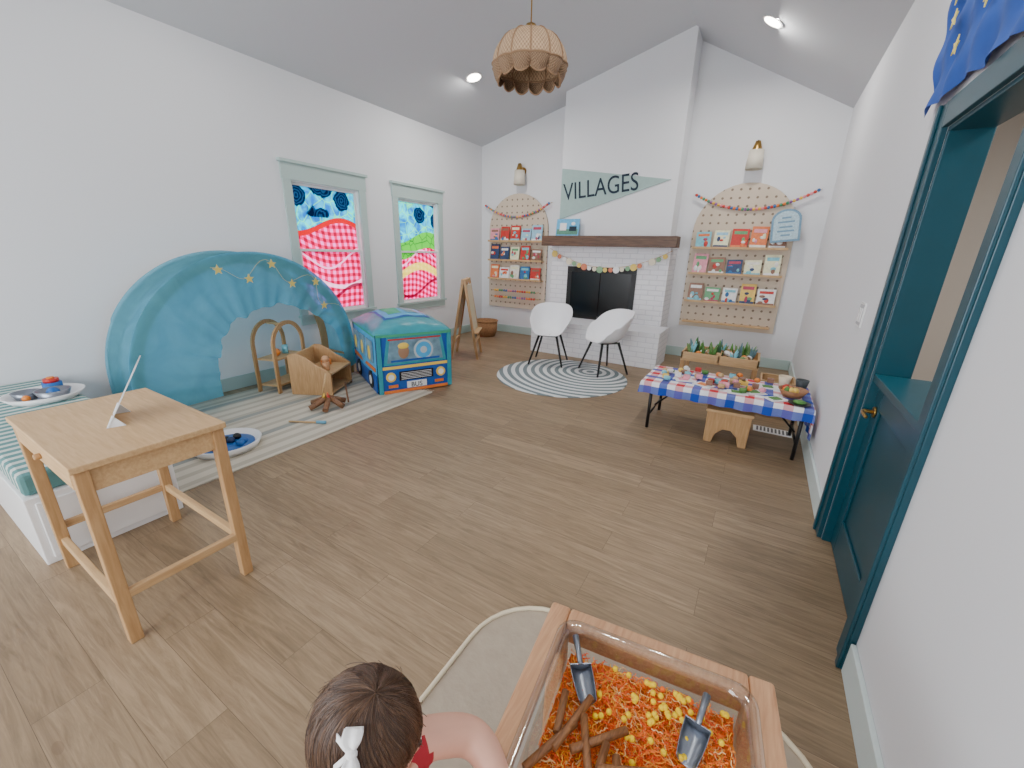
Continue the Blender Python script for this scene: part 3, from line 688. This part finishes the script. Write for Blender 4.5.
for ya in (.25,.82): b.cyl((-.01,ya,.11),(-.024,ya,.11),.10,black,seg=20); b.cyl((-.024,ya,.11),(-.028,ya,.11),.05,white,seg=20)
piping=mat("tent_piping",(20,60,96),.5)
for p,q in (((0,0,.01),(0,0,HH)),((W,0,.01),(W,0,HH)),((0,0,HH),(W,0,HH)),((0,0,HH),(0,Dp,HH)),((W,0,HH),(W,Dp,HH)),((0,Dp,.01),(0,Dp,HH)),((0,0,.01),(W,0,.01)),((0,0,.01),(0,Dp,.01))): b.cyl(p,q,.009,piping,seg=8)
b.finish(parent=root,fixn=False)
tx=bpy.data.curves.new("plate_text",'FONT'); tx.body="BUS"; tx.size=.075; tx.extrude=.001
to=bpy.data.objects.new("plate_text",tx); COL.objects.link(to); to.data.materials.append(navy)
to.matrix_world=TR(A[0],A[1],.014,ang)@Matrix.Translation((.34,f-.0085,.048))@Matrix.Rotation(math.radians(90),4,'X'); to.parent=root

# easel and basket
b=B("wooden_easel"); b.M=TR(-3.62,4.78,0,118)
for x in (-.22,.22):
    b.beam((x,-.19,0),(x,-.01,1.12),.035,.025,birchZ); b.beam((x,.19,0),(x,.01,1.12),.035,.025,birchZ)
b.beam((-.22,0,1.10),(.22,0,1.10),.05,.04,birch); b.beam((-.22,-.15,.25),(.22,-.15,.25),.03,.03,birch); b.beam((-.22,.15,.25),(.22,.15,.25),.03,.03,birch)
for s in (-1,1):
    P=[(-.20,s*.125,.40),(.20,s*.125,.40),(.20,s*.03,1.04),(-.20,s*.03,1.04)]
    V=[b.v(p) for p in P]; V2=[b.v((p[0],p[1]+s*.012,p[2])) for p in P]; mm=mat("easel_panel",(205,190,160),.5)
    b.f(V,mm); b.f(V2[::-1],mm)
    for i in range(4): b.f([V[i],V2[i],V2[(i+1)%4],V[(i+1)%4]],mm)
b.box(-.23,.23,-.20,-.12,.37,.39,birch)
b.finish(bevel=.003)
b=B("wicker_basket"); wk=mat("wicker",(146,108,72),.8,var=.35,nscale=60,bump=.9,bscale=90)
b.lathe([(0,0),(.17,0),(.21,.12),(.22,.28),(.205,.28),(.195,.12),(.16,.015),(0,.015)],wk,(-4.25,6.20,.001),28)
b.tube([(-4.25+.217*math.cos(t*math.pi/16),6.20+.217*math.sin(t*math.pi/16),.28) for t in range(33)],.012,wk,6); b.finish()

# round rug
def ringmat():
    m=bpy.data.materials.new("round_rug_rings"); m.use_nodes=True; nt=m.node_tree; p=nt.nodes["Principled BSDF"]; p.inputs["Roughness"].default_value=.95
    tc=N(nt,"ShaderNodeTexCoord"); sx=N(nt,"ShaderNodeSeparateXYZ"); nt.links.new(tc.outputs["Object"],sx.inputs[0])
    x=math_node(nt,'ADD',sx.outputs[0],1.75); y=math_node(nt,'ADD',sx.outputs[1],-5.0)
    d=math_node(nt,'SQRT',math_node(nt,'ADD',math_node(nt,'MULTIPLY',x,x),math_node(nt,'MULTIPLY',y,y)))
    f=math_node(nt,'LESS_THAN',math_node(nt,'FRACT',math_node(nt,'MULTIPLY',d,1/.105)),.5)
    c=mixc(nt,f,lin((214,217,217)),lin((116,128,132))); nt.links.new(c,p.inputs["Base Color"])
    return m
b=B("round_striped_rug"); b.lathe([(0,.010),(.81,.010),(.82,.006),(.82,.001)],ringmat(),(-2.0,4.62,0),64); b.finish()

# shell chairs
shell=mat("white_shell_plastic",(238,238,241),.35)
def chair(x,y,rz):
    root=bpy.data.objects.new("white_shell_armchair",None); COL.objects.link(root)
    M=TR(x,y,0,rz)
    b=B("shell"); b.M=M
    def sf(u,v):
        a=u*2*math.pi; c=math.cos(a); s=math.sin(a)
        back=max(0,s); side=abs(c)
        rim=.44+.38*back**1.1+.20*(side**2)*(1 if s>-.5 else max(0,1-(-s-.5)*3))
        rim=min(rim,.82)
        if s<-.3: rim=.44+ (rim-.44)*.8
        R=.23+.06*back+.04*side
        t=v; rr=R*(t**.75)
        z=.43+(rim-.43)*(t**3.0)
        return (rr*c*1.05,rr*s*(1.0)+(.04*back*t**3),z-(.02*(1-t)))
    b.grid(sf,48,16,shell,closeu=True); b.finish(solid=.012,sub=1,parent=root)
    b=B("legs"); b.M=M
    for sx,sy in ((-1,-1),(1,-1),(1,1),(-1,1)):
        b.cyl((sx*.12,sy*.12,.42),(sx*.235,sy*.225,.016),.017,black,r1=.012,seg=10)
    b.box(-.13,.13,-.13,.13,.405,.415,black)
    b.finish(parent=root)
chair(-2.42,5.10,14); chair(-1.62,5.10,-38)

# ---------------------------------------------------------------- folding table with cloth
def gingham():
    m=bpy.data.materials.new("gingham_cloth"); m.use_nodes=True; nt=m.node_tree; p=nt.nodes["Principled BSDF"]; p.inputs["Roughness"].default_value=.85
    tc=N(nt,"ShaderNodeTexCoord"); sx=N(nt,"ShaderNodeSeparateXYZ"); nt.links.new(tc.outputs["UV"],sx.inputs[0])
    W_=(245,245,250); Bl=(10,66,170); Rd_=(205,22,42)
    def sel(o,lo,hi):
        f=math_node(nt,'FRACT',o); return math_node(nt,'MULTIPLY',math_node(nt,'GREATER_THAN',f,lo),math_node(nt,'LESS_THAN',f,hi))
    u=sx.outputs[0]; v=sx.outputs[1]
    cb=sel(u,.0,.25); cr_=sel(u,.5,.75); rb=sel(v,.0,.25); rr_=sel(v,.5,.75)
    blue=math_node(nt,'MULTIPLY',math_node(nt,'ADD',cb,rb),.5); redd=math_node(nt,'MULTIPLY',math_node(nt,'ADD',cr_,rr_),.5)
    def sat(a): return math_node(nt,'MINIMUM',math_node(nt,'MULTIPLY',a,1.15),1.0)
    c=mixc(nt,sat(redd),lin(W_),lin(Rd_)); c=mixc(nt,sat(math_node(nt,'MULTIPLY',blue,1.5)),c,lin(Bl))
    nt.links.new(c,p.inputs["Base Color"]); return m
gm=gingham()
b=B("folding_table"); tX0,tX1,tY0,tY1,tz=-.76,.49,3.55,4.17,.44
b.box(tX0,tX1,tY0,tY1,tz-.035,tz,white)
for x in (tX0+.08,tX1-.05):
    for y in (tY0+.05,tY1-.05): b.cyl((x,y,0),(x,y,tz-.03),.014,black,seg=10)
    b.cyl((x,tY0+.05,.12),(x,tY1-.05,.12),.009,black,seg=8); b.cyl((x,tY0+.05,tz-.05),(x,tY1-.05,tz-.05),.011,black,seg=8)
    xi=x+(.25 if x<0 else -.25); b.cyl((x,tY0+.3,.14),(xi,tY0+.3,tz-.04),.008,black,seg=8)
b.finish()
b=B("gingham_tablecloth"); dl,drr,df_=.10,.24,.10
def cloth(u,v):
    wx=tX1-tX0+.02; wy=tY1-tY0+.02; su=u*(wx+dl+drr)-dl; sv=v*(wy+2*df_)-df_
    x=tX0-.01+min(max(su,0),wx); y=tY0-.01+min(max(sv,0),wy)
    ox=max(0,-su)+max(0,su-wx); oy=max(0,-sv)+max(0,sv-wy)
    z=tz+.004-max(ox,oy)
    if oy>0: y+= (-1 if sv<0 else 1)*(.006+.012*math.sin(x*38))*min(1,oy/.1)
    if ox>0: x+= (-1 if su<0 else 1)*((.004+.010*math.sin(y*38)) if su<0 else (.004+.006*math.sin(y*38)))*min(1,ox/.1)
    return (x,y,z)
b.grid(cloth,110,70,gm,uvs=((tX1-tX0+.36)/.26,(tY1-tY0+.22)/.26)); b.finish(fixn=False)
z=tz+.006
green=mat("toy_green",(80,130,60),.6,var=.2); paper=mat("white_paper",(235,235,235),.7)
b=B("paper_plates_and_cards")
for (x,y,r_) in ((-.45,3.78,20),(-.15,3.9,-15),(.10,3.75,30),(-.6,4.0,5),(.2,3.98,10),(-.28,3.72,-30),(-.02,3.66,8),(.25,3.66,40)):
    b.M=TR(x,y,z,r_); b.box(-.075,.075,-.055,.055,0,.006,paper); b.box(-.045,.03,-.03,.03,.006,.012,random.choice([ora,red,birch,green,CM[8]]))
b.M=Matrix.Identity(4); b.finish()
b=B("toy_food_pieces"); rnd=random.Random(21)
fc=[ora,red,green,birch,CM[2],CM[4],CM[8],CM[7],CM[12],CM[14]]
for k in range(46):
    x=rnd.uniform(-.66,.22); y=rnd.uniform(3.66,4.13); m=rnd.choice(fc); q=rnd.random()
    if q<.35: b.box(x-.025,x+.025,y-.02,y+.02,z+.012,z+.048,m)
    elif q<.7: b.sph((x,y,z+.034),(.026,.024,.022),m,8,6)
    else: b.cyl((x,y,z+.012),(x,y,z+.04),.028,m,seg=12)
b.finish()
b=B("play_food_bowl"); b.lathe([(0,.004),(.06,.004),(.10,.06),(.105,.06),(.065,0),(0,0)],wood("bowl_wood",(140,96,60),(170,120,80),'X'),(.36,3.82,z),24)
for k in range(9): b.sph((.36+random.uniform(-.05,.05),3.82+random.uniform(-.05,.05),z+.055),.028,[green,red,CM[2],ora][k%4],8,6)
b.finish()
b=B("green_plate"); b.lathe([(0,.004),(.05,.004),(.075,.015),(.075,.011),(.05,0),(0,0)],mat("plate_dark",(50,60,54),.4),(.40,3.62,z),24); b.sph((.40,3.62,z+.02),(.045,.045,.015),green,10,6); b.finish()
b=B("drinking_cup"); b.lathe([(0,.004),(.03,.004),(.045,.09),(.05,.09),(.033,0),(0,0)],mat("cup_cream",(222,205,180),.5),(.31,4.10,z),20); b.finish()
b=B("drinking_cup"); b.lathe([(0,.004),(.03,.004),(.045,.09),(.05,.09),(.033,0),(0,0)],mat("cup_dark",(60,66,70),.5),(.43,4.05,z),20); b.finish()
b=B("plywood_stool"); b.M=TR(-.05,3.74,0,3)
hp=[(-.16,0),(-.10,0),(-.08,.08),(-.03,.13),(.03,.13),(.08,.08),(.10,0),(.16,0),(.165,.27),(-.165,.27)]
b.prism(hp,'Y',-.15,-.13,birchZ); b.prism(hp,'Y',.13,.15,birchZ); b.box(-.175,.175,-.16,.16,.27,.295,birch); b.box(-.15,.15,-.13,.13,.17,.19,birch); b.finish(bevel=.005)
b=B("floor_vent_grille"); b.box(.16,.46,4.08,4.22,.0,.006,white)
for i in range(9): b.box(.185+i*.029,.200+i*.029,4.1,4.2,.006,.009,mat("vent_dark",(90,90,95),.5))
b.finish()
b=B("wooden_sensory_shelf"); x0,x1,y0,y1=-.66,.12,4.92,5.40
b.box(x0,x1,y0,y1,.36,.38,birch); b.box(x0,x1,y0,y0+.02,.38,.46,birch); b.box(x0,x1,y1-.02,y1,.38,.46,birch); b.box(x0,x0+.02,y0,y1,.38,.46,birch); b.box(x1-.02,x1,y0,y1,.38,.46,birch)
for x in (x0+.025,x1-.025):
    for y in (y0+.025,y1-.025): b.beam((x,y,0),(x,y,.36),.045,.045,birchZ)
b.box(-.28,-.26,y0,y1,.38,.46,birch); b.box(x0,x1,y0,y1,.12,.14,birch)
b.finish(bevel=.003)
b=B("toy_forest_plants"); rnd=random.Random(5)
moss=mat("toy_moss",(110,140,86),.8); slate=mat("toy_slate",(96,128,136),.7); dgreen=mat("toy_pine",(60,100,70),.7)
for k in range(52):
    x=rnd.uniform(x0+.07,x1-.07); y=rnd.uniform(y0+.08,y1-.08); q=rnd.random()
    if q<.22:
        h_=rnd.uniform(.12,.22); m=rnd.choice([green,dgreen,slate])
        for q in range(3): b.cyl((x,y,.381+h_*q*.25),(x,y,.381+h_*(q+1.4)*.3),.045-.012*q,m,r1=.004,seg=8)
    elif q<.5:
        m=rnd.choice([slate,green,moss,CM[7]])
        for j in range(5):
            a=rnd.uniform(0,6.28); e=Vector((x+.05*math.cos(a),y+.05*math.sin(a),.45+rnd.uniform(.02,.12))); s0=Vector((x,y,.381)); b.tube([s0,s0.lerp(e,.5)+Vector((0,0,.02)),e],[.004,.016,.003],m,5)
    elif q<.75: b.cyl((x,y,.381),(x+rnd.uniform(-.06,.06),y,.47),.018,rnd.choice([bark,birch,oak]),seg=8)
    else: b.sph((x,y,.44),(.035,.035,.03),rnd.choice([moss,CM[4],CM[6],bark,ora,CM[12]]),8,6)
b.finish()
b=B("wooden_crate"); b.M=TR(.30,4.75,0,0)
for zz in (.02,.14,.26): b.box(-.15,.15,-.16,-.145,zz,zz+.09,birch); b.box(-.15,.15,.145,.16,zz,zz+.09,birch); b.box(-.15,-.135,-.145,.145,zz,zz+.09,birchY); b.box(.135,.15,-.145,.145,zz,zz+.09,birchY)
b.box(-.15,.15,-.145,.145,0,.015,birch)
for sx in (-.125,.125):
    for sy in (-.135,.135): b.box(sx-.01,sx+.01,sy-.01,sy+.01,.0,.35,birchZ)
b.finish()
grey=mat("switch_gap",(190,192,196),.5)
b=B("light_switch_plate"); b.box(XR-.008,XR,3.11,3.25,1.12,1.26,white); b.box(XR-.009,XR-.008,3.12,3.24,1.13,1.25,grey)
for yy in (3.15,3.21): b.box(XR-.014,XR-.008,yy-.018,yy+.018,1.15,1.23,white)
b.finish(bevel=.002)
b=B("light_switch_plate"); b.box(2.092,2.1,3.5,3.62,1.15,1.28,white); b.box(2.086,2.092,3.54,3.58,1.18,1.25,grey); b.finish(bevel=.002)

b=B("blue_star_cloth_banner"); bl=mat("banner_blue",(44,84,168),.8,var=.2,nscale=6)
def ban(u,v):
    y=2.88-2.3*u+.03*(1-v)*(1 if u<.1 else 0); z=2.64-.50*v+ .012*math.sin(u*40)*v+.02*math.sin(u*9)
    return (XR-.035-.009*math.sin(u*70+v*5)-.010*math.sin(v*13+u*19),y,z)
b.grid(ban,160,24,bl)
for i in range(18):
    u=.05+i*.052; v=.15+.7*((i*7)%5)/5; p=ban(u,v); b.star((p[0]-.022,p[1],p[2]),.036,(-1,0,0),mat("star_yellow",(240,220,110),.6),rot=i,th=.002)
b.finish(fixn=False)

# ---------------------------------------------------------------- mat under sensory table
b=B("beige_splat_mat"); mm=mat("mat_canvas",(164,150,132),.85,var=.06,bump=.3,bscale=40); rim=mat("mat_rim",(216,202,174),.8)
def rr_poly(x0,x1,y0,y1,R,n=8):
    P=[]
    for cx,cy,a0 in ((x1-R,y1-R,0),(x0+R,y1-R,90),(x0+R,y0+R,180),(x1-R,y0+R,270)):
        for i in range(n+1):
            a=math.radians(a0+90*i/n); P.append((cx+R*math.cos(a),cy+R*math.sin(a)))
    return P
P=rr_poly(-.76,.46,-.30,1.31,.30)
b.prism(P,'Z',.001,.005,mm); b.tube([(x,y,.010) for x,y in P]+[(P[0][0],P[0][1],.010)],.009,rim,8); b.finish()

# ---------------------------------------------------------------- sensory table
TM=Matrix.Translation((-.354,.864,0))@Matrix.Rotation(math.radians(6.5),4,'Z')
W,Lg,TZ=.55,.86,.55
b=B("wooden_sensory_table"); b.M=TM
fw_=.055
b.box(0,fw_,-Lg,0,TZ-.03,TZ,oak); b.box(W-fw_,W,-Lg,0,TZ-.03,TZ,oak); b.box(fw_,W-fw_,-fw_,0,TZ-.03,TZ,oak); b.box(fw_,W-fw_,-Lg,-Lg+fw_,TZ-.03,TZ,oak)
b.box(.01,.03,-Lg+.02,-.02,TZ-.10,TZ-.03,oak); b.box(W-.03,W-.01,-Lg+.02,-.02,TZ-.10,TZ-.03,oak); b.box(.03,W-.03,-.03,-.012,TZ-.10,TZ-.03,oak)
for x in (.035,W-.035):
    for y in (-.04,-Lg+.04): b.beam((x,y,.006),(x,y,TZ-.03),.05,.05,oak)
b.finish(bevel=.008)
def clearm():
    m=bpy.data.materials.new("clear_plastic"); m.use_nodes=True; nt=m.node_tree; nt.nodes.clear(); out=N(nt,"ShaderNodeOutputMaterial")
    g=N(nt,"ShaderNodeBsdfGlossy"); g.inputs["Roughness"].default_value=.08; t=N(nt,"ShaderNodeBsdfTransparent"); t.inputs[0].default_value=(.90,.92,.92,1)
    fz=N(nt,"ShaderNodeLayerWeight"); fz.inputs[0].default_value=.35; mx=N(nt,"ShaderNodeMixShader")
    nt.links.new(math_node(nt,'ADD',math_node(nt,'MULTIPLY',fz.outputs["Facing"],.4),.10),mx.inputs[0]); nt.links.new(t.outputs[0],mx.inputs[1]); nt.links.new(g.outputs[0],mx.inputs[2]); nt.links.new(mx.outputs[0],out.inputs[0]); return m
clear=clearm()
b=B("clear_plastic_bin"); b.M=TM
bx0,bx1,by0,by1=fw_+.006,W-fw_-.006,-Lg+fw_+.006,-fw_-.006
def binring(off,z,R):
    return [(x,y,z) for x,y in rr_poly(bx0+off,bx1-off,by0+off,by1-off,R,5)]
rings=[binring(-.018,TZ+.002,.05),binring(-.018,TZ+.010,.05),binring(-.012,TZ+.012,.05),binring(.004,TZ+.012,.04),binring(.008,TZ+.006,.04),binring(.012,TZ-.005,.04),binring(.022,TZ-.135,.035),binring(.05,TZ-.14,.02)]
RV=[[b.v(p) for p in rg] for rg in rings]
for k in range(len(RV)-1):
    n=len(RV[k])
    for i in range(n): b.f([RV[k][i],RV[k][(i+1)%n],RV[k+1][(i+1)%n],RV[k+1][i]],clear,True)
b.f(RV[-1],clear); b.finish(fixn=False)
sh=[mat("shred_orange",(250,112,20),.6),mat("shred_orange_b",(252,128,28),.6),mat("shred_amber",(255,150,38),.6),mat("shred_red",(232,76,22),.6),mat("shred_cream",(255,206,140),.6),mat("shred_deep",(240,96,18),.6),mat("shred_yellow",(255,186,56),.6)]
b=B("shredded_paper_filler"); b.M=TM; rnd=random.Random(2)
zf=TZ-.048
b.grid(lambda u,v:(bx0+.022+(bx1-bx0-.044)*u,by0+.022+(by1-by0-.044)*v,zf-.016+.010*math.sin(u*17)*math.sin(v*23)),30,40,mat("shred_base",(222,98,24),.8,var=.35,nscale=90))
for k in range(9000):
    x=rnd.uniform(bx0+.03,bx1-.03); y=rnd.uniform(by0+.03,by1-.03); z=zf+rnd.uniform(-.018,.010); a=rnd.uniform(0,6.28); L=rnd.uniform(.020,.045); w=rnd.uniform(.0006,.0012); m=rnd.choice(sh)
    n=5;xx,yy=x,y;aa=a;zz=z; cur=rnd.uniform(-.8,.8); amp=.35; tw=rnd.uniform(-.0008,.0008)
    vs=[]
    for i in range(n+1):
        xc=min(max(xx,bx0+.024),bx1-.024); yc=min(max(yy,by0+.024),by1-.024)
        nx,ny=-math.sin(aa)*w,math.cos(aa)*w
        vs.append((b.v((xc+nx,yc+ny,zz+tw)),b.v((xc-nx,yc-ny,zz-tw)))); ab=aa+(amp if i%2 else -amp); xx+=math.cos(ab)*L/n; yy+=math.sin(ab)*L/n; aa+=cur/n; zz+=(.0025 if i%2 else -.0020)
    for i in range(n): b.f([vs[i][0],vs[i+1][0],vs[i+1][1],vs[i][1]],m)
b.finish(fixn=False)
b=B("yellow_pom_poms"); b.M=TM; py_=mat("pom_yellow",(255,214,20),.8)
for k in range(60):
    xx=rnd.gauss((bx0+bx1)/2+.02,.075)
    b.sph((min(max(xx,bx0+.04),bx1-.04),min(by1-.04,rnd.gauss(-.18,.06)),zf+rnd.uniform(.010,.015)),.0068,py_ if rnd.random()<.85 else sh[0],8,6)
b.finish()
b=B("cinnamon_sticks"); b.M=TM; cin=wood("cinnamon",(104,64,34),(156,104,60),'Y',12)
for (x,y,a,l) in ((.14,-.27,70,.14),(.18,-.31,110,.13),(.11,-.33,60,.14),(.21,-.34,85,.12),(.16,-.38,40,.12),(.25,-.36,100,.13),(.11,-.26,95,.09),(.27,-.31,20,.13),(.24,-.41,-20,.15),(.30,-.40,60,.12),(.20,-.28,40,.13)):
    a=math.radians(a); dx,dy=math.cos(a)*l/2,math.sin(a)*l/2; zz=zf+.018+rnd.uniform(0,.008)
    b.cyl((x-dx,y-dy,zz),(x+dx,y+dy,zz+.004),.0085,cin,seg=10)
b.finish()
def scoop(x,y,rz,zz,tilt):
    b=B("metal_scoop"); b.M=TM@TR(x,y,zz,rz)@Matrix.Rotation(tilt,4,'X')
    def s(u,v):
        a=math.pi*(1.0+u); wd=.026*(1-.25*v*v) ; return (wd*math.cos(a),v*.08,.020*math.sin(a)+.020)
    b.grid(s,14,8,steel); 
    b.prism([(.026*math.cos(math.pi*(1+i/10)),.020*math.sin(math.pi*(1+i/10))+.020) for i in range(11)],'Y',-.002,0,steel)
    b.tube([(0,0,.018),(0,-.02,.024),(0,-.065,.030)],[.006,.006,.008],steel,8); b.finish(solid=.0015,fixn=False)
scoop(.120,-.140,208,zf+.014,-.10)
scoop(.388,-.165,166,zf+.018,-.1)

# ---------------------------------------------------------------- toddler
skin=mat("toddler_skin",(224,170,146),.5,var=.05); shirt=mat("toddler_red_shirt",(170,36,48),.8,var=.08); pants=mat("toddler_leggings",(70,74,92),.85); hairm=mat("toddler_hair",(66,45,32),.55,var=.25,nscale=60); shoe=mat("toddler_sock",(225,222,215),.8)
root=bpy.data.objects.new("toddler_girl",None); COL.objects.link(root)
V=[];E=[];Rd=[]
def add(p,r_,par=None):
    V.append(p);Rd.append(r_)
    if par is not None: E.append((par,len(V)-1))
    return len(V)-1
bx,by=-.40,.262
pel=add((bx,by,.43),(.075,.085)); sp_=add((bx,by,.53),(.068,.08),pel); ch=add((bx+.003,by,.625),(.060,.080),sp_); nk=add((bx+.006,by,.69),(.032,.034),ch); hb=add((bx+.012,by,.75),(.032,.032),nk)
ls=add((bx+.016,by+.083,.672),(.038,.038),ch); lm=add((-.355,.392,.645),(.037,.037),ls); le=add((-.325,.432,.617),(.036,.036),lm); lf=add((-.285,.425,.612),(.033,.033),le); lw=add((-.243,.405,.606),(.022,.022),lf); lp=add((-.218,.392,.590),(.022,.014),lw)
rs=add((bx+.012,by-.085,.662),(.032,.032),ch); re=add((-.35,.10,.60),(.027,.027),rs); rf=add((-.305,.115,.605),(.025,.025),re); rw=add((-.255,.13,.602),(.018,.018),rf); rp=add((-.222,.145,.588),(.021,.013),rw)
for s in (1,-1):
    h=add((bx,by+.052*s,.37),(.056,.056),pel); k=add((bx+.012,by+.058*s,.215),(.042,.042),h); a=add((bx-.004,by+.058*s,.065),(.030,.030),k); t=add((bx+.05,by+.062*s,.034),(.026,.022),a); add((bx+.085,by+.064*s,.030),(.02,.018),t)
me=bpy.data.meshes.new("sk"); me.from_pydata(V,E,[]); so=bpy.data.objects.new("sk",me); COL.objects.link(so)
sm=so.modifiers.new("skin","SKIN"); sub=so.modifiers.new("sub","SUBSURF"); sub.levels=2; sub.render_levels=2
for i,d in enumerate(me.skin_vertices[0].data): d.radius=Rd[i]; d.use_root=(i==0)
dg_=bpy.context.evaluated_depsgraph_get(); em=bpy.data.meshes.new_from_object(so.evaluated_get(dg_)); bpy.data.objects.remove(so)
em.name="body"
for m in (skin,shirt,pants,shoe): em.materials.append(m)
for p in em.polygons:
    p.use_smooth=True; c=p.center
    dS=min((c-Vector(V[ls])).length,(c-Vector(V[rs])).length)
    torso=abs(c.y-by)<.082
    if c.z<.055: i=3
    elif c.z<.41: i=2
    elif c.z>.715: i=0
    elif torso or dS<.030: i=1
    else: i=0
    p.material_index=i
bo=bpy.data.objects.new("body",em); COL.objects.link(bo); bo.parent=root
def hand(name,palm,dirv,side):
    b=B(name); palm=Vector(palm); d=Vector(dirv).normalized(); lat=d.cross(Vector((0,0,1))).normalized()*side; dn=Vector((0,0,-1))
    for i,(o,L) in enumerate(((-.017,.034),(-.006,.040),(.006,.038),(.016,.030))):
        s0=palm+lat*o; b.tube([s0,s0+d*(L*.45)+dn*.002,s0+d*(L*.8)+dn*.009,s0+d*L+dn*.017],[.0078,.0070,.0062,.0048],skin,8)
        b.sph(s0+d*L+dn*.017,.005,skin,8,6)
    s0=palm-d*.014-lat*.016; b.tube([s0,s0-lat*.014+d*.010,s0-lat*.018+d*.024+dn*.004],[.0088,.0072,.0058],skin,8); b.sph(s0-lat*.018+d*.024+dn*.004,.0058,skin,8,6)
    b.finish(sub=1,parent=root,fixn=True)
hand("left_hand_fingers",(-.208,.387,.588),(.75,-.35,-.10),-1)
hand("right_hand_fingers",(-.212,.150,.585),(.8,.3,-.10),1)
HM=Matrix.Translation((-.388,.258,.812))@Matrix.Rotation(math.radians(12),4,'Z')@Matrix.Rotation(math.radians(16),4,'Y')@Matrix.Scale(.93,4)
b=B("head"); b.M=HM
def hd(u,v):
    a=u*2*math.pi; t=v*math.pi; x=math.sin(t)*math.cos(a); y=math.sin(t)*math.sin(a); z=math.cos(t)
    rx,ry,rz=.084,.072,.09
    if z<0: 
        k=1-.28*(-z)**1.5; y*=k; x=x*k+(.10*(-z) if x>0 else .05*(-z))
    return (x*rx,y*ry,z*rz)
b.grid(hd,40,24,skin,closeu=True)
for s in (1,-1):
    b.sph((.074,.028*s,-.008),(.010,.0125,.009),white,12,8); b.sph((.082,.028*s,-.008),(.004,.006,.006),mat("eye_brown",(60,40,30),.3),10,6)
    b.sph((.008,.073*s,-.012),(.014,.008,.021),skin,12,8); b.sph((.066,.034*s,-.035),(.018,.018,.016),skin,12,8)
    b.tube([(.080,.018*s,.012),(.079,.028*s,.016),(.073,.04*s,.012)],.0018,hairm,6)
b.sph((.090,0,-.026),(.011,.010,.009),skin,12,8); b.sph((.082,0,-.052),(.008,.018,.0045),mat("lips",(196,110,105),.5),12,6); b.finish(parent=root)
b=B("hair_cap"); b.M=HM
def hp_(a,t,off=0):
    x=math.sin(t)*math.cos(a); y=math.sin(t)*math.sin(a); z=math.cos(t)
    return ((.084+off)*x-.003,(.073+off)*y,(.092+off)*z)
def tend(a):
    c=math.cos(a); return math.radians(66+(1-c)*.5*62)
b.grid(lambda u,v:hp_(u*2*math.pi,max(.01,v*tend(u*2*math.pi)),.006),48,20,hairm,closeu=True); b.finish(parent=root)
hc=[mat("hair_strand_%d"%i,c,.42) for i,c in enumerate([(78,54,38),(92,66,47),(66,45,32),(110,80,58)])]
rnd=random.Random(9)
for ci in range(4):
    cu=bpy.data.curves.new("hair_strands",'CURVE'); cu.dimensions='3D'; cu.bevel_depth=.00042; cu.bevel_resolution=1; cu.resolution_u=2; cu.materials.append(hc[ci])
    for k in range(2200 if ci!=3 else 1100):
        a=rnd.uniform(0,2*math.pi); t0=math.radians(92)*rnd.random()**.8; te=min(tend(a)+.12,t0+rnd.uniform(.35,.9))
        if t0>te-.1: continue
        base=.0066+.0016*rnd.random()+.0012*math.sin(a*9+t0*3); fl=rnd.random()<.008; wv=rnd.uniform(0,6)
        n=7; sp2=cu.splines.new('POLY'); sp2.points.add(n)
        for i in range(n+1):
            s=i/n; t=t0+(te-t0)*s; aa=a+.45*(t-t0)+.10*math.sin(t*3+a*2)+.010*math.sin(s*4+wv)
            q=HM@Vector(hp_(aa,max(.01,t),base+(.008*s*s if fl else 0)-(.001*s)))
            sp2.points[i].co=(q.x,q.y,q.z,1)
    ho=bpy.data.objects.new("hair_strands_%d"%ci,cu); COL.objects.link(ho); ho.parent=root
b=B("white_hair_bow"); bw=mat("bow_white",(244,242,240),.6)
ba,bt=math.radians(280),math.radians(47)
p=Vector(hp_(ba,bt,.012)); b.M=HM@Matrix.Translation(p)@Matrix.Rotation(ba,4,'Z')@Matrix.Rotation(bt,4,'Y')@Matrix.Rotation(math.radians(20),4,'Z')
for s in (1,-1):
    b.grid(lambda u,v:(s*(.003+.026*u), (v-.5)*(.008+.020*math.sin(min(1,u*1.1)*math.pi*.62)), .004+.008*math.sin(u*math.pi)+.002*math.cos(v*9)),12,8,bw)
    b.grid(lambda u,v:(s*(.003+.026*u), (v-.5)*(.008+.018*math.sin(min(1,u*1.1)*math.pi*.62)), .001),12,6,bw)
    b.grid(lambda u,v:(s*(.002+.016*u)+(v-.5)*.009,-.004-.020*u,.002+.002*math.sin(u*5)),8,3,bw)
b.sph((0,0,.006),(.006,.008,.006),bw,10,6); b.finish(solid=.0015,parent=root,fixn=False)
